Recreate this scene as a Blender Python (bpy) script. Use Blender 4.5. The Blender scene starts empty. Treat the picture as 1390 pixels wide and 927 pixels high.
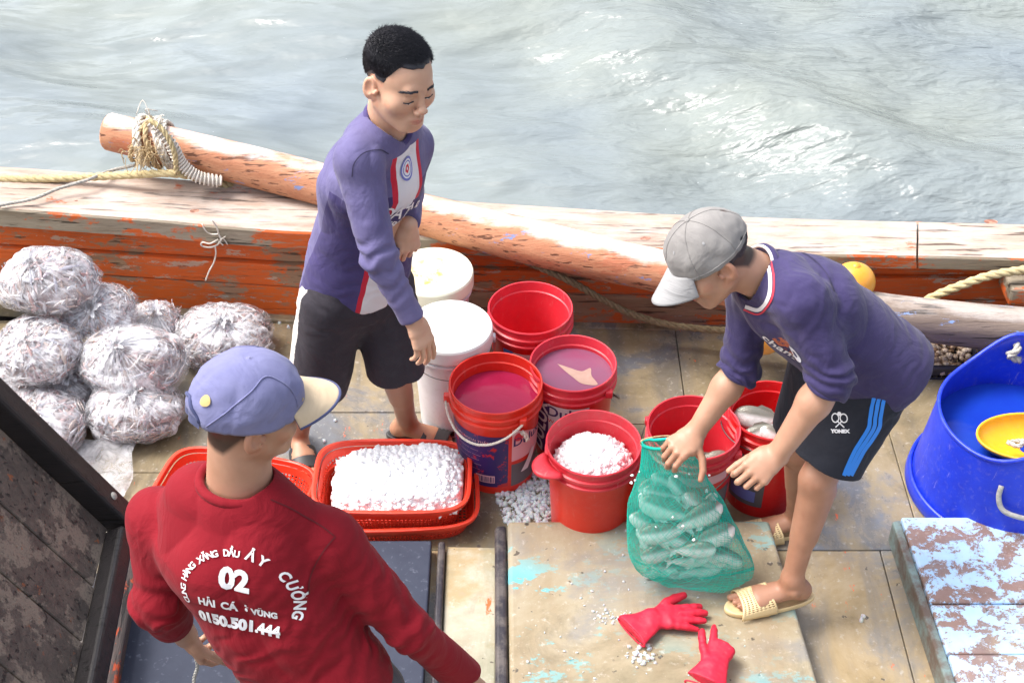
import bpy, bmesh, math, random
import numpy as np
import openvdb as vdb
from mathutils import Vector, Matrix
from mathutils.bvhtree import BVHTree
R = math.radians
random.seed(7); RNG = np.random.default_rng(7)
SC = bpy.context.scene
COL = SC.collection
# ------------------------------------------------------------------ camera, world, sun, exposure
CH, CP, CF = 3.45, R(40), 1931.0        # camera height, pitch, focal length in photo pixels
cam_d = bpy.data.cameras.new('camera'); cam = bpy.data.objects.new('camera', cam_d); COL.objects.link(cam)
cam.location = (0, 0, CH); cam.rotation_euler = (R(90) - CP, 0, 0)
cam_d.sensor_width = 36; cam_d.lens = CF / 1390 * 36; cam_d.clip_end = 2000; cam_d.clip_start = .05
SC.camera = cam
SUN_EL, SUN_AZ = 58, -78                # azimuth from +Y (away from the camera), negative to the left
wd = bpy.data.worlds.new("World"); SC.world = wd; wd.use_nodes = True
wn = wd.node_tree; wn.nodes.clear()
sky = wn.nodes.new('ShaderNodeTexSky'); sky.sky_type = 'NISHITA'; sky.sun_disc = False
sky.sun_elevation = R(SUN_EL); sky.sun_rotation = R(SUN_AZ); sky.dust_density = 6; sky.air_density = 1.0; sky.ozone_density = 1.0
hsv = wn.nodes.new('ShaderNodeHueSaturation'); hsv.inputs['Saturation'].default_value = .48; hsv.inputs['Value'].default_value = 1.0
bg = wn.nodes.new('ShaderNodeBackground'); bg.inputs['Strength'].default_value = .14
wo = wn.nodes.new('ShaderNodeOutputWorld')
tcw = wn.nodes.new('ShaderNodeTexCoord'); cn = wn.nodes.new('ShaderNodeTexNoise'); cn.inputs['Scale'].default_value = 2.6; cn.inputs['Detail'].default_value = 5
crm = wn.nodes.new('ShaderNodeMapRange'); crm.inputs[1].default_value = .36; crm.inputs[2].default_value = .64; crm.inputs[3].default_value = .68; crm.inputs[4].default_value = 1.75
mulw = wn.nodes.new('ShaderNodeMix'); mulw.data_type = 'RGBA'; mulw.blend_type = 'MULTIPLY'; mulw.inputs[0].default_value = 1
wn.links.new(tcw.outputs['Generated'], cn.inputs['Vector']); wn.links.new(cn.outputs['Fac'], crm.inputs[0]); wn.links.new(sky.outputs[0], mulw.inputs[6]); wn.links.new(crm.outputs[0], mulw.inputs[7])
wn.links.new(mulw.outputs[2], hsv.inputs['Color']); wn.links.new(hsv.outputs[0], bg.inputs[0]); wn.links.new(bg.outputs[0], wo.inputs[0])
sd = bpy.data.lights.new('sun', 'SUN'); sd.energy = 1.7; sd.angle = R(24); sd.color = (1, .965, .92)
sun = bpy.data.objects.new('sun', sd); COL.objects.link(sun)
_sv = Vector((math.sin(R(SUN_AZ)) * math.cos(R(SUN_EL)), math.cos(R(SUN_AZ)) * math.cos(R(SUN_EL)), math.sin(R(SUN_EL))))
sun.rotation_euler = _sv.to_track_quat('Z', 'Y').to_euler(); sun.location = (-3, 6, 8)
vs = SC.view_settings; vs.view_transform = 'Standard'; vs.look = 'None'; vs.gamma = 1; vs.exposure = 1.0; vs.use_curve_mapping = False
SC.cycles.max_bounces = 7; SC.cycles.transparent_max_bounces = 16; SC.cycles.use_adaptive_sampling = True
SC.cycles.caustics_reflective = False; SC.cycles.caustics_refractive = False

def W(px, py, y=None, z=None):
    """photo pixel -> world point at distance y or height z"""
    u = (px - 695) / CF; v = (463.5 - py) / CF
    d = np.array([u, math.cos(CP) + v * math.sin(CP), -math.sin(CP) + v * math.cos(CP)])
    t = y / d[1] if y is not None else (z - CH) / d[2]
    return np.array([0, 0, CH]) + t * d
def A(*v): return np.array(v if len(v) > 1 else v[0], float)
def nrm(v): v = np.asarray(v, float); return v / (np.linalg.norm(v) + 1e-12)
def lerp(a, b, t): return a + (b - a) * t

# ------------------------------------------------------------------ materials
class NB:
    def __init__(s, name):
        s.m = bpy.data.materials.new(name); s.m.use_nodes = True; s.t = s.m.node_tree; s.t.nodes.clear()
        s.out = s.n('OutputMaterial'); s.tc = s.n('TexCoord'); s.disp = None
    def n(s, k): return s.t.nodes.new('ShaderNode' + k)
    def l(s, a, b): s.t.links.new(a, b)
    def set(s, sock, v):
        if hasattr(v, 'is_linked') or isinstance(v, bpy.types.NodeSocket): s.l(v, sock)
        else:
            if isinstance(v, (tuple, list)) and len(v) == 3 and sock.type == 'RGBA': v = (*v, 1)
            sock.default_value = v
    def co(s, sc=(1, 1, 1), rot=(0, 0, 0), src=None, loc=(0, 0, 0)):
        mp = s.n('Mapping'); s.l(src or s.tc.outputs['Object'], mp.inputs[0])
        mp.inputs['Scale'].default_value = sc; mp.inputs['Rotation'].default_value = rot; mp.inputs['Location'].default_value = loc
        return mp.outputs[0]
    def noise(s, scale, detail=4, rough=.55, co=None, dist=0, col=False):
        x = s.n('TexNoise'); s.l(co or s.tc.outputs['Object'], x.inputs['Vector'])
        x.inputs['Scale'].default_value = scale; x.inputs['Detail'].default_value = detail
        x.inputs['Roughness'].default_value = rough; x.inputs['Distortion'].default_value = dist
        return x.outputs['Color' if col else 'Fac']
    def voro(s, scale, co=None, feat='F1', out='Distance', rnd=1):
        x = s.n('TexVoronoi'); x.feature = feat; s.l(co or s.tc.outputs['Object'], x.inputs['Vector'])
        x.inputs['Scale'].default_value = scale; x.inputs['Randomness'].default_value = rnd
        return x.outputs[out]
    def wave(s, scale, co=None, dist=2, det=2, dsc=1, dirn='X'):
        x = s.n('TexWave'); x.bands_direction = dirn; s.l(co or s.tc.outputs['Object'], x.inputs['Vector'])
        x.inputs['Scale'].default_value = scale; x.inputs['Distortion'].default_value = dist
        x.inputs['Detail'].default_value = det; x.inputs['Detail Scale'].default_value = dsc
        return x.outputs['Fac']
    def ramp(s, f, stops):
        x = s.n('ValToRGB'); s.l(f, x.inputs[0]); e = x.color_ramp.elements
        while len(e) < len(stops): e.new(.5)
        for i, (p, c) in enumerate(stops):
            e[i].position = p; e[i].color = (c, c, c, 1) if isinstance(c, (int, float)) else (*c, 1)
        return x.outputs[0]
    def step(s, f, a, b): return s.ramp(f, [(a, 0.), (b, 1.)])
    def mix(s, f, a, b, mode='MIX'):
        x = s.n('Mix'); x.data_type = 'RGBA'; x.blend_type = mode
        s.set(x.inputs[0], f); s.set(x.inputs[6], a); s.set(x.inputs[7], b); return x.outputs[2]
    def math(s, op, a, b=0., c=0.):
        x = s.n('Math'); x.operation = op; s.set(x.inputs[0], a); s.set(x.inputs[1], b); s.set(x.inputs[2], c); return x.outputs[0]
    def attr(s, name, out='Color'):
        x = s.n('Attribute'); x.attribute_name = name; return x.outputs[out]
    def sep(s, v):
        x = s.n('SeparateXYZ'); s.l(v, x.inputs[0]); return x.outputs
    def bump(s, h, strength=.3, dist=.01, prev=None):
        x = s.n('Bump'); s.l(h, x.inputs['Height']); s.set(x.inputs['Strength'], strength); x.inputs['Distance'].default_value = dist
        if prev is not None: s.l(prev, x.inputs['Normal'])
        return x.outputs[0]
    def bsdf(s, col, rough=.5, normal=None, **k):
        b = s.n('BsdfPrincipled'); s.set(b.inputs['Base Color'], col); s.set(b.inputs['Roughness'], rough)
        if normal is not None: s.l(normal, b.inputs['Normal'])
        for kk, v in k.items():
            s.set(b.inputs[kk.replace('_', ' ')], v)
        return b.outputs[0]
    def done(s, sh):
        s.l(sh, s.out.inputs[0]); return s.m
MAT = {}
def M(name, fn):
    b = NB(name); MAT[name] = b.done(fn(b)); return MAT[name]

def plastic(name, col, rough=.35, dirt=.12, col2=None, sss=0):
    def f(b):
        n = b.noise(9, 5, .6); n2 = b.noise(60, 3)
        c = b.mix(b.step(n, .35, .75), col, col2 or tuple(x * .82 for x in col))
        c = b.mix(b.math('MULTIPLY', b.step(n2, .55, .8), dirt), c, (.35, .3, .24)); sc_ = b.noise(34, 5, .75, b.co((1, 1, .22), (.5, .3, 0)), 1.2); c = b.mix(b.math('MULTIPLY', b.step(sc_, .62, .68), dirt * 1.6), c, (.62, .55, .50)); gr_ = b.noise(6, 6, .7); c = b.mix(b.math('MULTIPLY', b.step(gr_, .52, .75), dirt * 2.2), c, tuple(x * .45 for x in col))
        r = b.math('MULTIPLY_ADD', n, .25, rough - .1)
        return b.bsdf(c, r, b.bump(n2, .08, .004), Subsurface_Weight=sss, Subsurface_Scale=.01)
    return M(name, f)

def wood(name, base, base2, paint, amount, axis='X', paint2=None, am2=.0, sc=1.0, rough=.6, gr=1.0, knots=True, loc=0, white=0., top=0.):
    """weathered timber: stretched grain, cracks, knots and flaking paint"""
    def f(b):
        st = {'X': (.5, 7, 7), 'Y': (7, .5, 7), 'Z': (7, 7, .5)}[axis]
        g = b.co(st, loc=(loc, loc, 0)); g2 = b.co(tuple(x * 4 for x in st), loc=(loc, 0, 0))
        gr1 = b.noise(3 * sc, 6, .65, g, .6); gr2 = b.noise(5 * sc, 5, .7, g2, .3)
        c = b.mix(b.step(gr1, .3, .7), base, base2)
        c = b.mix(b.math('MULTIPLY', b.step(gr2, .52, .7), .5), c, tuple(x * .45 for x in base2))
        cr = b.step(b.noise(2.2 * sc, 3, .5, g2), .36, .40)
        c = b.mix(cr, tuple(x * .35 for x in base2), c)
        pn = b.noise(2.6 * sc, 9, .72, b.co(tuple(lerp(1, x, .16) for x in st), loc=(loc * 2, 3, 1)))
        pm = b.step(pn, .70 - amount * .38, .73 - amount * .38)
        pm = b.math('MULTIPLY', pm, b.step(gr2, .34, .46))
        pc = b.mix(b.noise(5, 4), paint, tuple(x * .62 for x in paint))
        c = b.mix(pm, c, pc) if amount > 0 else c
        if paint2:
            p2 = b.noise(7 * sc, 8, .75, b.co(tuple(lerp(1, x, .3) for x in st), loc=(5, loc, 2)))
            m2 = b.step(p2, .62 - am2 * .3, .64 - am2 * .3)
            c = b.mix(m2, c, paint2)
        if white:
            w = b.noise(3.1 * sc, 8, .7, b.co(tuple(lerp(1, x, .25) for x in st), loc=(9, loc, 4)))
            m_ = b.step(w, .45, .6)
            if top:    # highlight of the lit upper side, painted into the colour as white
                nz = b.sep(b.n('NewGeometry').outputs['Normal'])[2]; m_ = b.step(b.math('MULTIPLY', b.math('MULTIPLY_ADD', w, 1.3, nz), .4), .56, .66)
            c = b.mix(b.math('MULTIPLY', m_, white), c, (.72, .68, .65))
        if knots:
            v = b.voro(2.3, b.co(tuple(lerp(1, x, .25) for x in st), loc=(loc, 1, 0)))
            c = b.mix(b.step(v, .05, .085), (.25, .11, .07), c)
        nm = b.bump(gr2, .5 * gr, .006); nm = b.bump(cr, .5 * gr, .004, nm)
        return b.bsdf(c, b.math('MULTIPLY_ADD', gr1, .3, rough - .15), nm)
    return M(name, f)

def cloth(name, col, col2, worn=.5, rough=.85, prints=None, sheen=.12):
    def f(b):
        n = b.noise(5, 6, .6); n2 = b.noise(22, 5, .6)
        c = b.mix(b.step(n, .3, .72), col, col2)
        c = b.mix(b.math('MULTIPLY', b.step(n2, .5, .75), worn * .35), c, tuple(min(1, x * 1.5 + .02) for x in col2))
        if prints: c = prints(b, c)
        nm = b.bump(b.noise(9, 4, .5, dist=2.0), .40, .016); nm = b.bump(b.noise(600, 2), .12, .001, nm)
        return b.bsdf(c, rough, nm, Specular_IOR_Level=.25, Sheen_Weight=sheen, Sheen_Roughness=.5)
    return M(name, f)

def band(b, x, lo, hi):   # 1 where lo < x < hi
    return b.math('MULTIPLY', b.math('GREATER_THAN', x, lo), b.math('LESS_THAN', x, hi))

# ------------------------------------------------------------------ object helpers
def tag(o, label=None, cat=None, group=None, kind=None):
    if label: o['label'] = label
    if cat: o['category'] = cat
    if group: o['group'] = group
    if kind: o['kind'] = kind
    return o
def thing(name, loc, label, cat, group=None):
    o = bpy.data.objects.new(name, None); o.empty_display_size = .1; COL.objects.link(o); o.location = Vector([float(x) for x in loc])
    return tag(o, label, cat, group)
def wloc(o):
    l = Vector((0, 0, 0))
    while o: l = l + o.location; o = o.parent
    return l
def mkmesh(name, V, Fc, smooth=True):
    me = bpy.data.meshes.new(name)
    V = np.asarray(V, np.float32)
    if isinstance(Fc, np.ndarray):
        k = Fc.shape[1]; me.vertices.add(len(V)); me.vertices.foreach_set('co', V.ravel())
        me.loops.add(Fc.size); me.loops.foreach_set('vertex_index', Fc.astype(np.int32).ravel())
        me.polygons.add(len(Fc)); me.polygons.foreach_set('loop_start', np.arange(0, Fc.size, k, dtype=np.int32))
        me.update(calc_edges=True)
    else:
        me.from_pydata([tuple(map(float, v)) for v in V], [], [tuple(map(int, f)) for f in Fc]); me.update()
    if smooth: me.polygons.foreach_set('use_smooth', [True] * len(me.polygons))
    return me
def obj(name, V, Fc, mat, parent=None, smooth=True, base=None, attrs=None, kind=None, sharp=None):
    """verts in WORLD space; the origin goes to the parent's or to the base of the mesh"""
    V = np.asarray(V, float)
    if parent is not None: off = np.array(wloc(parent)); loc = (0, 0, 0)
    else:
        if kind == 'structure': off = np.zeros(3)
        else: off = A((V[:, 0].min() + V[:, 0].max()) / 2, (V[:, 1].min() + V[:, 1].max()) / 2, V[:, 2].min()) if base is None else A(base)
        loc = off
    me = mkmesh(name, V - off, Fc, smooth)
    if sharp: me.set_sharp_from_angle(angle=R(sharp))
    for an, av in (attrs or {}).items():
        av = np.asarray(av, np.float32)
        if av.ndim == 1:
            at = me.attributes.new(an, 'FLOAT', 'POINT'); at.data.foreach_set('value', av)
        elif av.shape[1] == 4:
            at = me.attributes.new(an, 'FLOAT_COLOR', 'POINT'); at.data.foreach_set('color', av.ravel())
        else:
            at = me.attributes.new(an, 'FLOAT_VECTOR', 'POINT'); at.data.foreach_set('vector', av.ravel())
    for m_ in (mat if isinstance(mat, (list, tuple)) else [mat]): me.materials.append(MAT[m_] if isinstance(m_, str) else m_)
    o = bpy.data.objects.new(name, me); COL.objects.link(o); o.location = loc
    if parent is not None: o.parent = parent
    if kind: o['kind'] = kind
    return o
def copy_tree(o, loc=None, parent=None):
    c = o.copy(); COL.objects.link(c); c.parent = parent
    if loc is not None: c.location = loc
    for ch in list(o.children): copy_tree(ch, None, c)
    return c
def mod(o, kind, **k):
    m = o.modifiers.new(kind.lower(), kind)
    for a, v in k.items(): setattr(m, a, v)
    return m
class MB:
    def __init__(s): s.V = []; s.F = []; s.n = 0
    def add(s, V, F):
        V = np.asarray(V, float); s.V.append(V)
        n = s.n
        s.F += [tuple(int(i) + n for i in f) for f in F]; s.n += len(V); return s
    def vf(s): return (np.vstack(s.V) if s.V else np.zeros((0, 3))), s.F
def box(c, h, rot=None):
    v = np.array([[x, y, z] for x in (-1, 1) for y in (-1, 1) for z in (-1, 1)], float) * np.asarray(h)
    if rot is not None: v = v @ np.asarray(rot).T
    return v + np.asarray(c), [(0, 1, 3, 2), (4, 6, 7, 5), (0, 4, 5, 1), (2, 3, 7, 6), (0, 2, 6, 4), (1, 5, 7, 3)]
def slab(P, z0, z1):
    """prism from ground polygon P (counter-clockwise)"""
    n = len(P); V = [(*p[:2], z0) for p in P] + [(*p[:2], z1) for p in P]
    return V, [tuple(range(n))[::-1], tuple(range(n, 2 * n))] + [(i, (i + 1) % n, n + (i + 1) % n, n + i) for i in range(n)]
def catmull(P, n=8):
    P = np.asarray(P, float); Q = np.vstack([2 * P[0] - P[1], P, 2 * P[-1] - P[-2]]); out = []
    for i in range(1, len(Q) - 2):
        for t in np.arange(n) / n:
            a, b, c, d = Q[i - 1:i + 3]
            out.append(.5 * (2 * b + (c - a) * t + (2 * a - 5 * b + 4 * c - d) * t * t + (3 * b - a - 3 * c + d) * t ** 3))
    out.append(P[-1]); return np.array(out)
def frames(P):
    T = np.gradient(P, axis=0); T /= np.linalg.norm(T, axis=1)[:, None] + 1e-12
    u = nrm(np.cross(T[0], [0.3, .1, 1.])); U = []
    for t in T:
        u = nrm(u - t * (u @ t)); U.append(u)
    U = np.array(U); return T, U, np.cross(T, U)
def tube(P, r, k=8, cap=True, disp=None):
    P = np.asarray(P, float); T, U, B = frames(P); n = len(P); r = np.broadcast_to(r, (n,)).astype(float)
    a = np.arange(k) / k * 2 * math.pi
    rr = r[:, None] * np.ones((n, k))
    if disp is not None: rr = rr * disp
    V = P[:, None] + rr[..., None] * (np.cos(a)[None, :, None] * U[:, None] + np.sin(a)[None, :, None] * B[:, None])
    V = V.reshape(-1, 3); F = [(i * k + j, i * k + (j + 1) % k, (i + 1) * k + (j + 1) % k, (i + 1) * k + j) for i in range(n - 1) for j in range(k)]
    if cap: F += [tuple(range(k))[::-1], tuple((n - 1) * k + j for j in range(k))]
    return V, F
def rope_vf(P, r, pitch=None, k=6, n=10):
    P = catmull(P, n); L = np.r_[0, np.cumsum(np.linalg.norm(np.diff(P, axis=0), axis=1))]
    m = max(12, int(L[-1] / (r * 1.1))); s = np.linspace(0, L[-1], m)
    P = np.stack([np.interp(s, L, P[:, i]) for i in range(3)], 1); T, U, B = frames(P); pitch = pitch or r * 7
    mb = MB()
    for q in range(3):
        a = s / pitch * 2 * math.pi + q * 2.0944
        C = P + .52 * r * (np.cos(a)[:, None] * U + np.sin(a)[:, None] * B)
        mb.add(*tube(C, r * .56, k))
    return mb
def lathe(prof, k=64, c=(0, 0, 0), close=False, ang=None):
    """prof: list of (r, z); returns verts/faces round the Z axis"""
    a = np.arange(k) / k * 2 * math.pi; prof = np.asarray(prof, float); n = len(prof)
    V = np.stack([prof[:, :1] * np.cos(a), prof[:, :1] * np.sin(a), prof[:, 1:2] + 0 * a], -1).reshape(-1, 3) + np.asarray(c)
    F = [(i * k + j, i * k + (j + 1) % k, (i + 1) * k + (j + 1) % k, (i + 1) * k + j) for i in range(n - 1) for j in range(k)]
    return V, F
def disc(c, r, k=48, rings=8, fz=None):
    V = [tuple(c)]; F = []
    for i in range(1, rings + 1):
        for j in range(k):
            a = 2 * math.pi * j / k; V.append((c[0] + r * i / rings * math.cos(a), c[1] + r * i / rings * math.sin(a), c[2]))
    F += [(0, 1 + j, 1 + (j + 1) % k) for j in range(k)]
    for i in range(rings - 1):
        F += [(1 + i * k + j, 1 + (i + 1) * k + j, 1 + (i + 1) * k + (j + 1) % k, 1 + i * k + (j + 1) % k) for j in range(k)]
    V = np.array(V, float)
    if fz is not None: V[:, 2] += fz(V[:, 0] - c[0], V[:, 1] - c[1])
    return V, F
def gridsurf(fn, nu, nv, wrap=False):
    u = np.linspace(0, 1, nu + (0 if wrap else 1), endpoint=not wrap); v = np.linspace(0, 1, nv + 1)
    UU, VV = np.meshgrid(u, v, indexing='ij'); V = np.stack(fn(UU, VV), -1).reshape(-1, 3); m = nv + 1; nn = len(u)
    F = [(i * m + j, ((i + 1) % nn) * m + j, ((i + 1) % nn) * m + j + 1, i * m + j + 1) for i in range(nu) for j in range(nv)]
    return V, F

# ------------------------------------------------------------------ numpy noise + signed distance modelling
_L = RNG.random((32, 32, 32)).astype(np.float32) * 2 - 1
def vn(x, y, z):
    xi, yi, zi = np.floor(x).astype(int), np.floor(y).astype(int), np.floor(z).astype(int)
    fx, fy, fz = x - xi, y - yi, z - zi
    fx, fy, fz = fx * fx * (3 - 2 * fx), fy * fy * (3 - 2 * fy), fz * fz * (3 - 2 * fz)
    def g(a, b, c): return _L[(xi + a) & 31, (yi + b) & 31, (zi + c) & 31]
    return ((g(0, 0, 0) * (1 - fx) + g(1, 0, 0) * fx) * (1 - fy) + (g(0, 1, 0) * (1 - fx) + g(1, 1, 0) * fx) * fy) * (1 - fz) + \
           ((g(0, 0, 1) * (1 - fx) + g(1, 0, 1) * fx) * (1 - fy) + (g(0, 1, 1) * (1 - fx) + g(1, 1, 1) * fx) * fy) * fz
def fbm(P, s, o=3):
    r = 0; a = 1
    for i in range(o):
        r = r + a * vn(P[..., 0] * s + 7.3 * i, P[..., 1] * s + 3.1 * i, P[..., 2] * s + 11.7 * i); s *= 2.1; a *= .5
    return r
def cap(a, b, ra, rb=None):
    a = A(a); b = A(b); rb = ra if rb is None else rb; ba = b - a; L2 = max(ba @ ba, 1e-10); m = max(ra, rb)
    def fn(x, y, z):
        px, py, pz = x - a[0], y - a[1], z - a[2]
        t = np.clip((px * ba[0] + py * ba[1] + pz * ba[2]) / L2, 0, 1)
        return np.sqrt((px - t * ba[0]) ** 2 + (py - t * ba[1]) ** 2 + (pz - t * ba[2]) ** 2) - (ra + (rb - ra) * t)
    return fn, np.minimum(a, b) - m, np.maximum(a, b) + m
def ecap(a, b, r0, r1, s):
    """capsule with elliptic section; r = (half width along s, half depth)"""
    a = A(a); b = A(b); L = np.linalg.norm(b - a); n = (b - a) / max(L, 1e-9); s = nrm(A(s) - n * (A(s) @ n)); f = np.cross(n, s); m = max(*r0, *r1)
    def fn(x, y, z):
        px, py, pz = x - a[0], y - a[1], z - a[2]
        q = px * n[0] + py * n[1] + pz * n[2]; t = np.clip(q / L, 0, 1); qn = q - t * L
        qs = px * s[0] + py * s[1] + pz * s[2]; qf = px * f[0] + py * f[1] + pz * f[2]
        w = r0[0] + (r1[0] - r0[0]) * t; d = r0[1] + (r1[1] - r0[1]) * t; mm = np.minimum(w, d)
        k0 = np.sqrt((qs / w) ** 2 + (qf / d) ** 2 + (qn / mm) ** 2) + 1e-9
        k1 = np.sqrt((qs / w ** 2) ** 2 + (qf / d ** 2) ** 2 + (qn / mm ** 2) ** 2) + 1e-9
        return k0 * (k0 - 1) / k1
    return fn, np.minimum(a, b) - m, np.maximum(a, b) + m
def ell(c, r, X=(1, 0, 0), Y=(0, 1, 0), Z=(0, 0, 1)):
    c = A(c); X, Y, Z = A(X), A(Y), A(Z); m = max(r)
    def fn(x, y, z):
        px, py, pz = x - c[0], y - c[1], z - c[2]
        q = [px * e[0] + py * e[1] + pz * e[2] for e in (X, Y, Z)]
        k0 = np.sqrt(sum((q[i] / r[i]) ** 2 for i in range(3))) + 1e-9; k1 = np.sqrt(sum((q[i] / r[i] ** 2) ** 2 for i in range(3))) + 1e-9
        return k0 * (k0 - 1) / k1
    return fn, c - m, c + m
def half(p, n):
    """half space: negative behind the plane through p with outward normal n"""
    p = A(p); n = nrm(n)
    return (lambda x, y, z: (x - p[0]) * n[0] + (y - p[1]) * n[1] + (z - p[2]) * n[2]), None, None
def inter(*ps):
    def fn(x, y, z):
        d = ps[0][0](x, y, z)
        for p in ps[1:]: d = np.maximum(d, p[0](x, y, z))
        return d
    return fn, ps[0][1], ps[0][2]
class SDF:
    def __init__(s, vx): s.vx = vx; s.ops = []; s.noise = None
    def add(s, p, k=.01): s.ops.append((0, p, k)); return s
    def sub(s, p, k=.004): s.ops.append((1, p, k)); return s
    def clip(s, p, k=.002): s.ops.append((2, p, k)); return s
    def mesh(s):
        lo = np.min([o[1][1] for o in s.ops if o[0] == 0], 0) - .03; hi = np.max([o[1][2] for o in s.ops if o[0] == 0], 0) + .03
        vx = s.vx; n = np.ceil((hi - lo) / vx).astype(int) + 1
        X = (lo[0] + vx * np.arange(n[0])).astype(np.float32); Y = (lo[1] + vx * np.arange(n[1])).astype(np.float32); Z = (lo[2] + vx * np.arange(n[2])).astype(np.float32)
        D = np.full(n, .05, np.float32)
        for op, (fn, l, h), k in s.ops:
            if l is None: i0 = np.zeros(3, int); i1 = n
            else:
                i0 = np.maximum(np.floor((l - lo - .035) / vx).astype(int), 0); i1 = np.minimum(np.ceil((h - lo + .035) / vx).astype(int) + 1, n)
            if (i1 <= i0).any(): continue
            S = tuple(slice(a, b) for a, b in zip(i0, i1))
            d = fn(X[S[0]][:, None, None], Y[S[1]][None, :, None], Z[S[2]][None, None, :]).astype(np.float32); a = D[S]
            if op == 0:
                hh = np.clip(.5 + .5 * (a - d) / k, 0, 1); D[S] = a + (d - a) * hh - k * hh * (1 - hh)
            else:
                d = -d if op == 1 else d
                hh = np.clip(.5 - .5 * (a - d) / k, 0, 1); D[S] = a + (d - a) * hh + k * hh * (1 - hh)
        if s.noise:
            I = np.argwhere(np.abs(D) < .022); P = lo + I * vx
            D[tuple(I.T)] += s.noise(P).astype(np.float32)
        D = np.clip(D, -3 * vx, 3 * vx)
        g = vdb.FloatGrid(background=float(3 * vx)); g.copyFromArray(D / vx)
        P, Q = g.convertToQuads(0.0)
        V = P.astype(float) * vx + lo; Q = Q[:, ::-1].astype(int); a, b, c = V[Q[:, 0]], V[Q[:, 1]], V[Q[:, 2]]
        if (np.cross(b - a, c - a) * (a - V.mean(0))).sum() < 0: Q = Q[:, ::-1].copy()
        return V, Q
def joinvf(L):
    V = []; F = []; n = 0
    for v, f in L: V.append(v); F.append(np.asarray(f) + n); n += len(v)
    return np.vstack(V), np.vstack(F)

# ------------------------------------------------------------------ lettering laid on a surface
def text_mesh(s, size, bold=0., shear=0., sx=1.):
    cu = bpy.data.curves.new('letters', 'FONT'); cu.body = s; cu.size = size; cu.align_x = 'CENTER'; cu.align_y = 'CENTER'
    cu.offset = bold; cu.shear = shear; cu.resolution_u = 3
    o = bpy.data.objects.new('letters', cu); COL.objects.link(o)
    me = bpy.data.meshes.new_from_object(o.evaluated_get(bpy.context.evaluated_depsgraph_get()))
    bpy.data.objects.remove(o); bpy.data.curves.remove(cu)
    bm = bmesh.new(); bm.from_mesh(me); bpy.data.meshes.remove(me)
    bmesh.ops.triangulate(bm, faces=bm.faces)
    for _ in range(2):
        es = [e for e in bm.edges if e.calc_length() > max(size * .22, .006)]
        if es: bmesh.ops.subdivide_edges(bm, edges=es, cuts=1); bmesh.ops.triangulate(bm, faces=bm.faces)
    V = np.array([v.co[:] for v in bm.verts]) if len(bm.verts) else np.zeros((0, 3)); F = [tuple(v.index for v in f.verts) for f in bm.faces]; bm.free()
    if len(V): V[:, 0] *= sx
    return V, F
def bvh(V, F): return BVHTree.FromPolygons([tuple(map(float, v)) for v in V], [tuple(map(int, f)) for f in F])
def lay(tree, V2, F, o, right, up, off=.002, back=.25):
    """project flat shape V2 (x,y) on the surface; o: origin in front of it"""
    right = nrm(right); up = nrm(A(up) - right * (A(up) @ right)); n = np.cross(right, up); out = []; ok = []
    for v in V2:
        p = A(o) + right * v[0] + up * v[1]
        h = tree.ray_cast(Vector(p + n * back), Vector(-n), back * 2)
        ok.append(h[0] is not None); out.append(np.array(h[0]) + n * off if h[0] is not None else p)
    return np.array(out), [f for f in F if all(ok[i] for i in f)]
def ring2d(r0, r1, k=36, sx=1, sy=1, c=(0, 0)):
    V = []; F = []
    for j in range(k):
        a = 2 * math.pi * j / k
        for r in (r0, r1): V.append((c[0] + r * sx * math.cos(a), c[1] + r * sy * math.sin(a), 0))
    return np.array(V), [(2 * j, 2 * j + 1, (2 * j + 3) % (2 * k), (2 * j + 2) % (2 * k)) for j in range(k)]
def rect2d(x0, x1, y0, y1, nx=6, ny=6):
    V = [(lerp(x0, x1, i / nx), lerp(y0, y1, j / ny), 0) for i in range(nx + 1) for j in range(ny + 1)]
    return np.array(V), [(i * (ny + 1) + j, (i + 1) * (ny + 1) + j, (i + 1) * (ny + 1) + j + 1, i * (ny + 1) + j + 1) for i in range(nx) for j in range(ny)]
# ------------------------------------------------------------------ materials used
def m_flat(name, col, rough=.6, **k): return M(name, lambda b: b.bsdf(col, rough, **k))
def skin(name, c1, c2):
    def f(b):
        n = b.noise(14, 4); c = b.mix(b.step(n, .3, .7), c1, c2)
        c = b.mix(1.0, c, b.attr('tint'), 'MULTIPLY')
        nm = b.bump(b.noise(380, 3), .10, .0015); nm = b.bump(b.noise(45, 4), .12, .004, nm)
        return b.bsdf(c, b.math('MULTIPLY_ADD', n, .2, .38), nm, Subsurface_Weight=.18, Subsurface_Scale=.012, Subsurface_Radius=(1, .35, .2))
    return M(name, f)
skin('skin_light', (.55, .32, .215), (.63, .385, .265)); skin('skin_tan', (.40, .215, .138), (.50, .285, .19))
def hairf(b):
    n = b.noise(220, 3, .6, b.co((1, 1, .25)))
    return b.bsdf(b.mix(n, (.008, .008, .011), (.055, .053, .066)), .5, b.bump(n, .2, .002))
M('hair_black', hairf)
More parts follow.
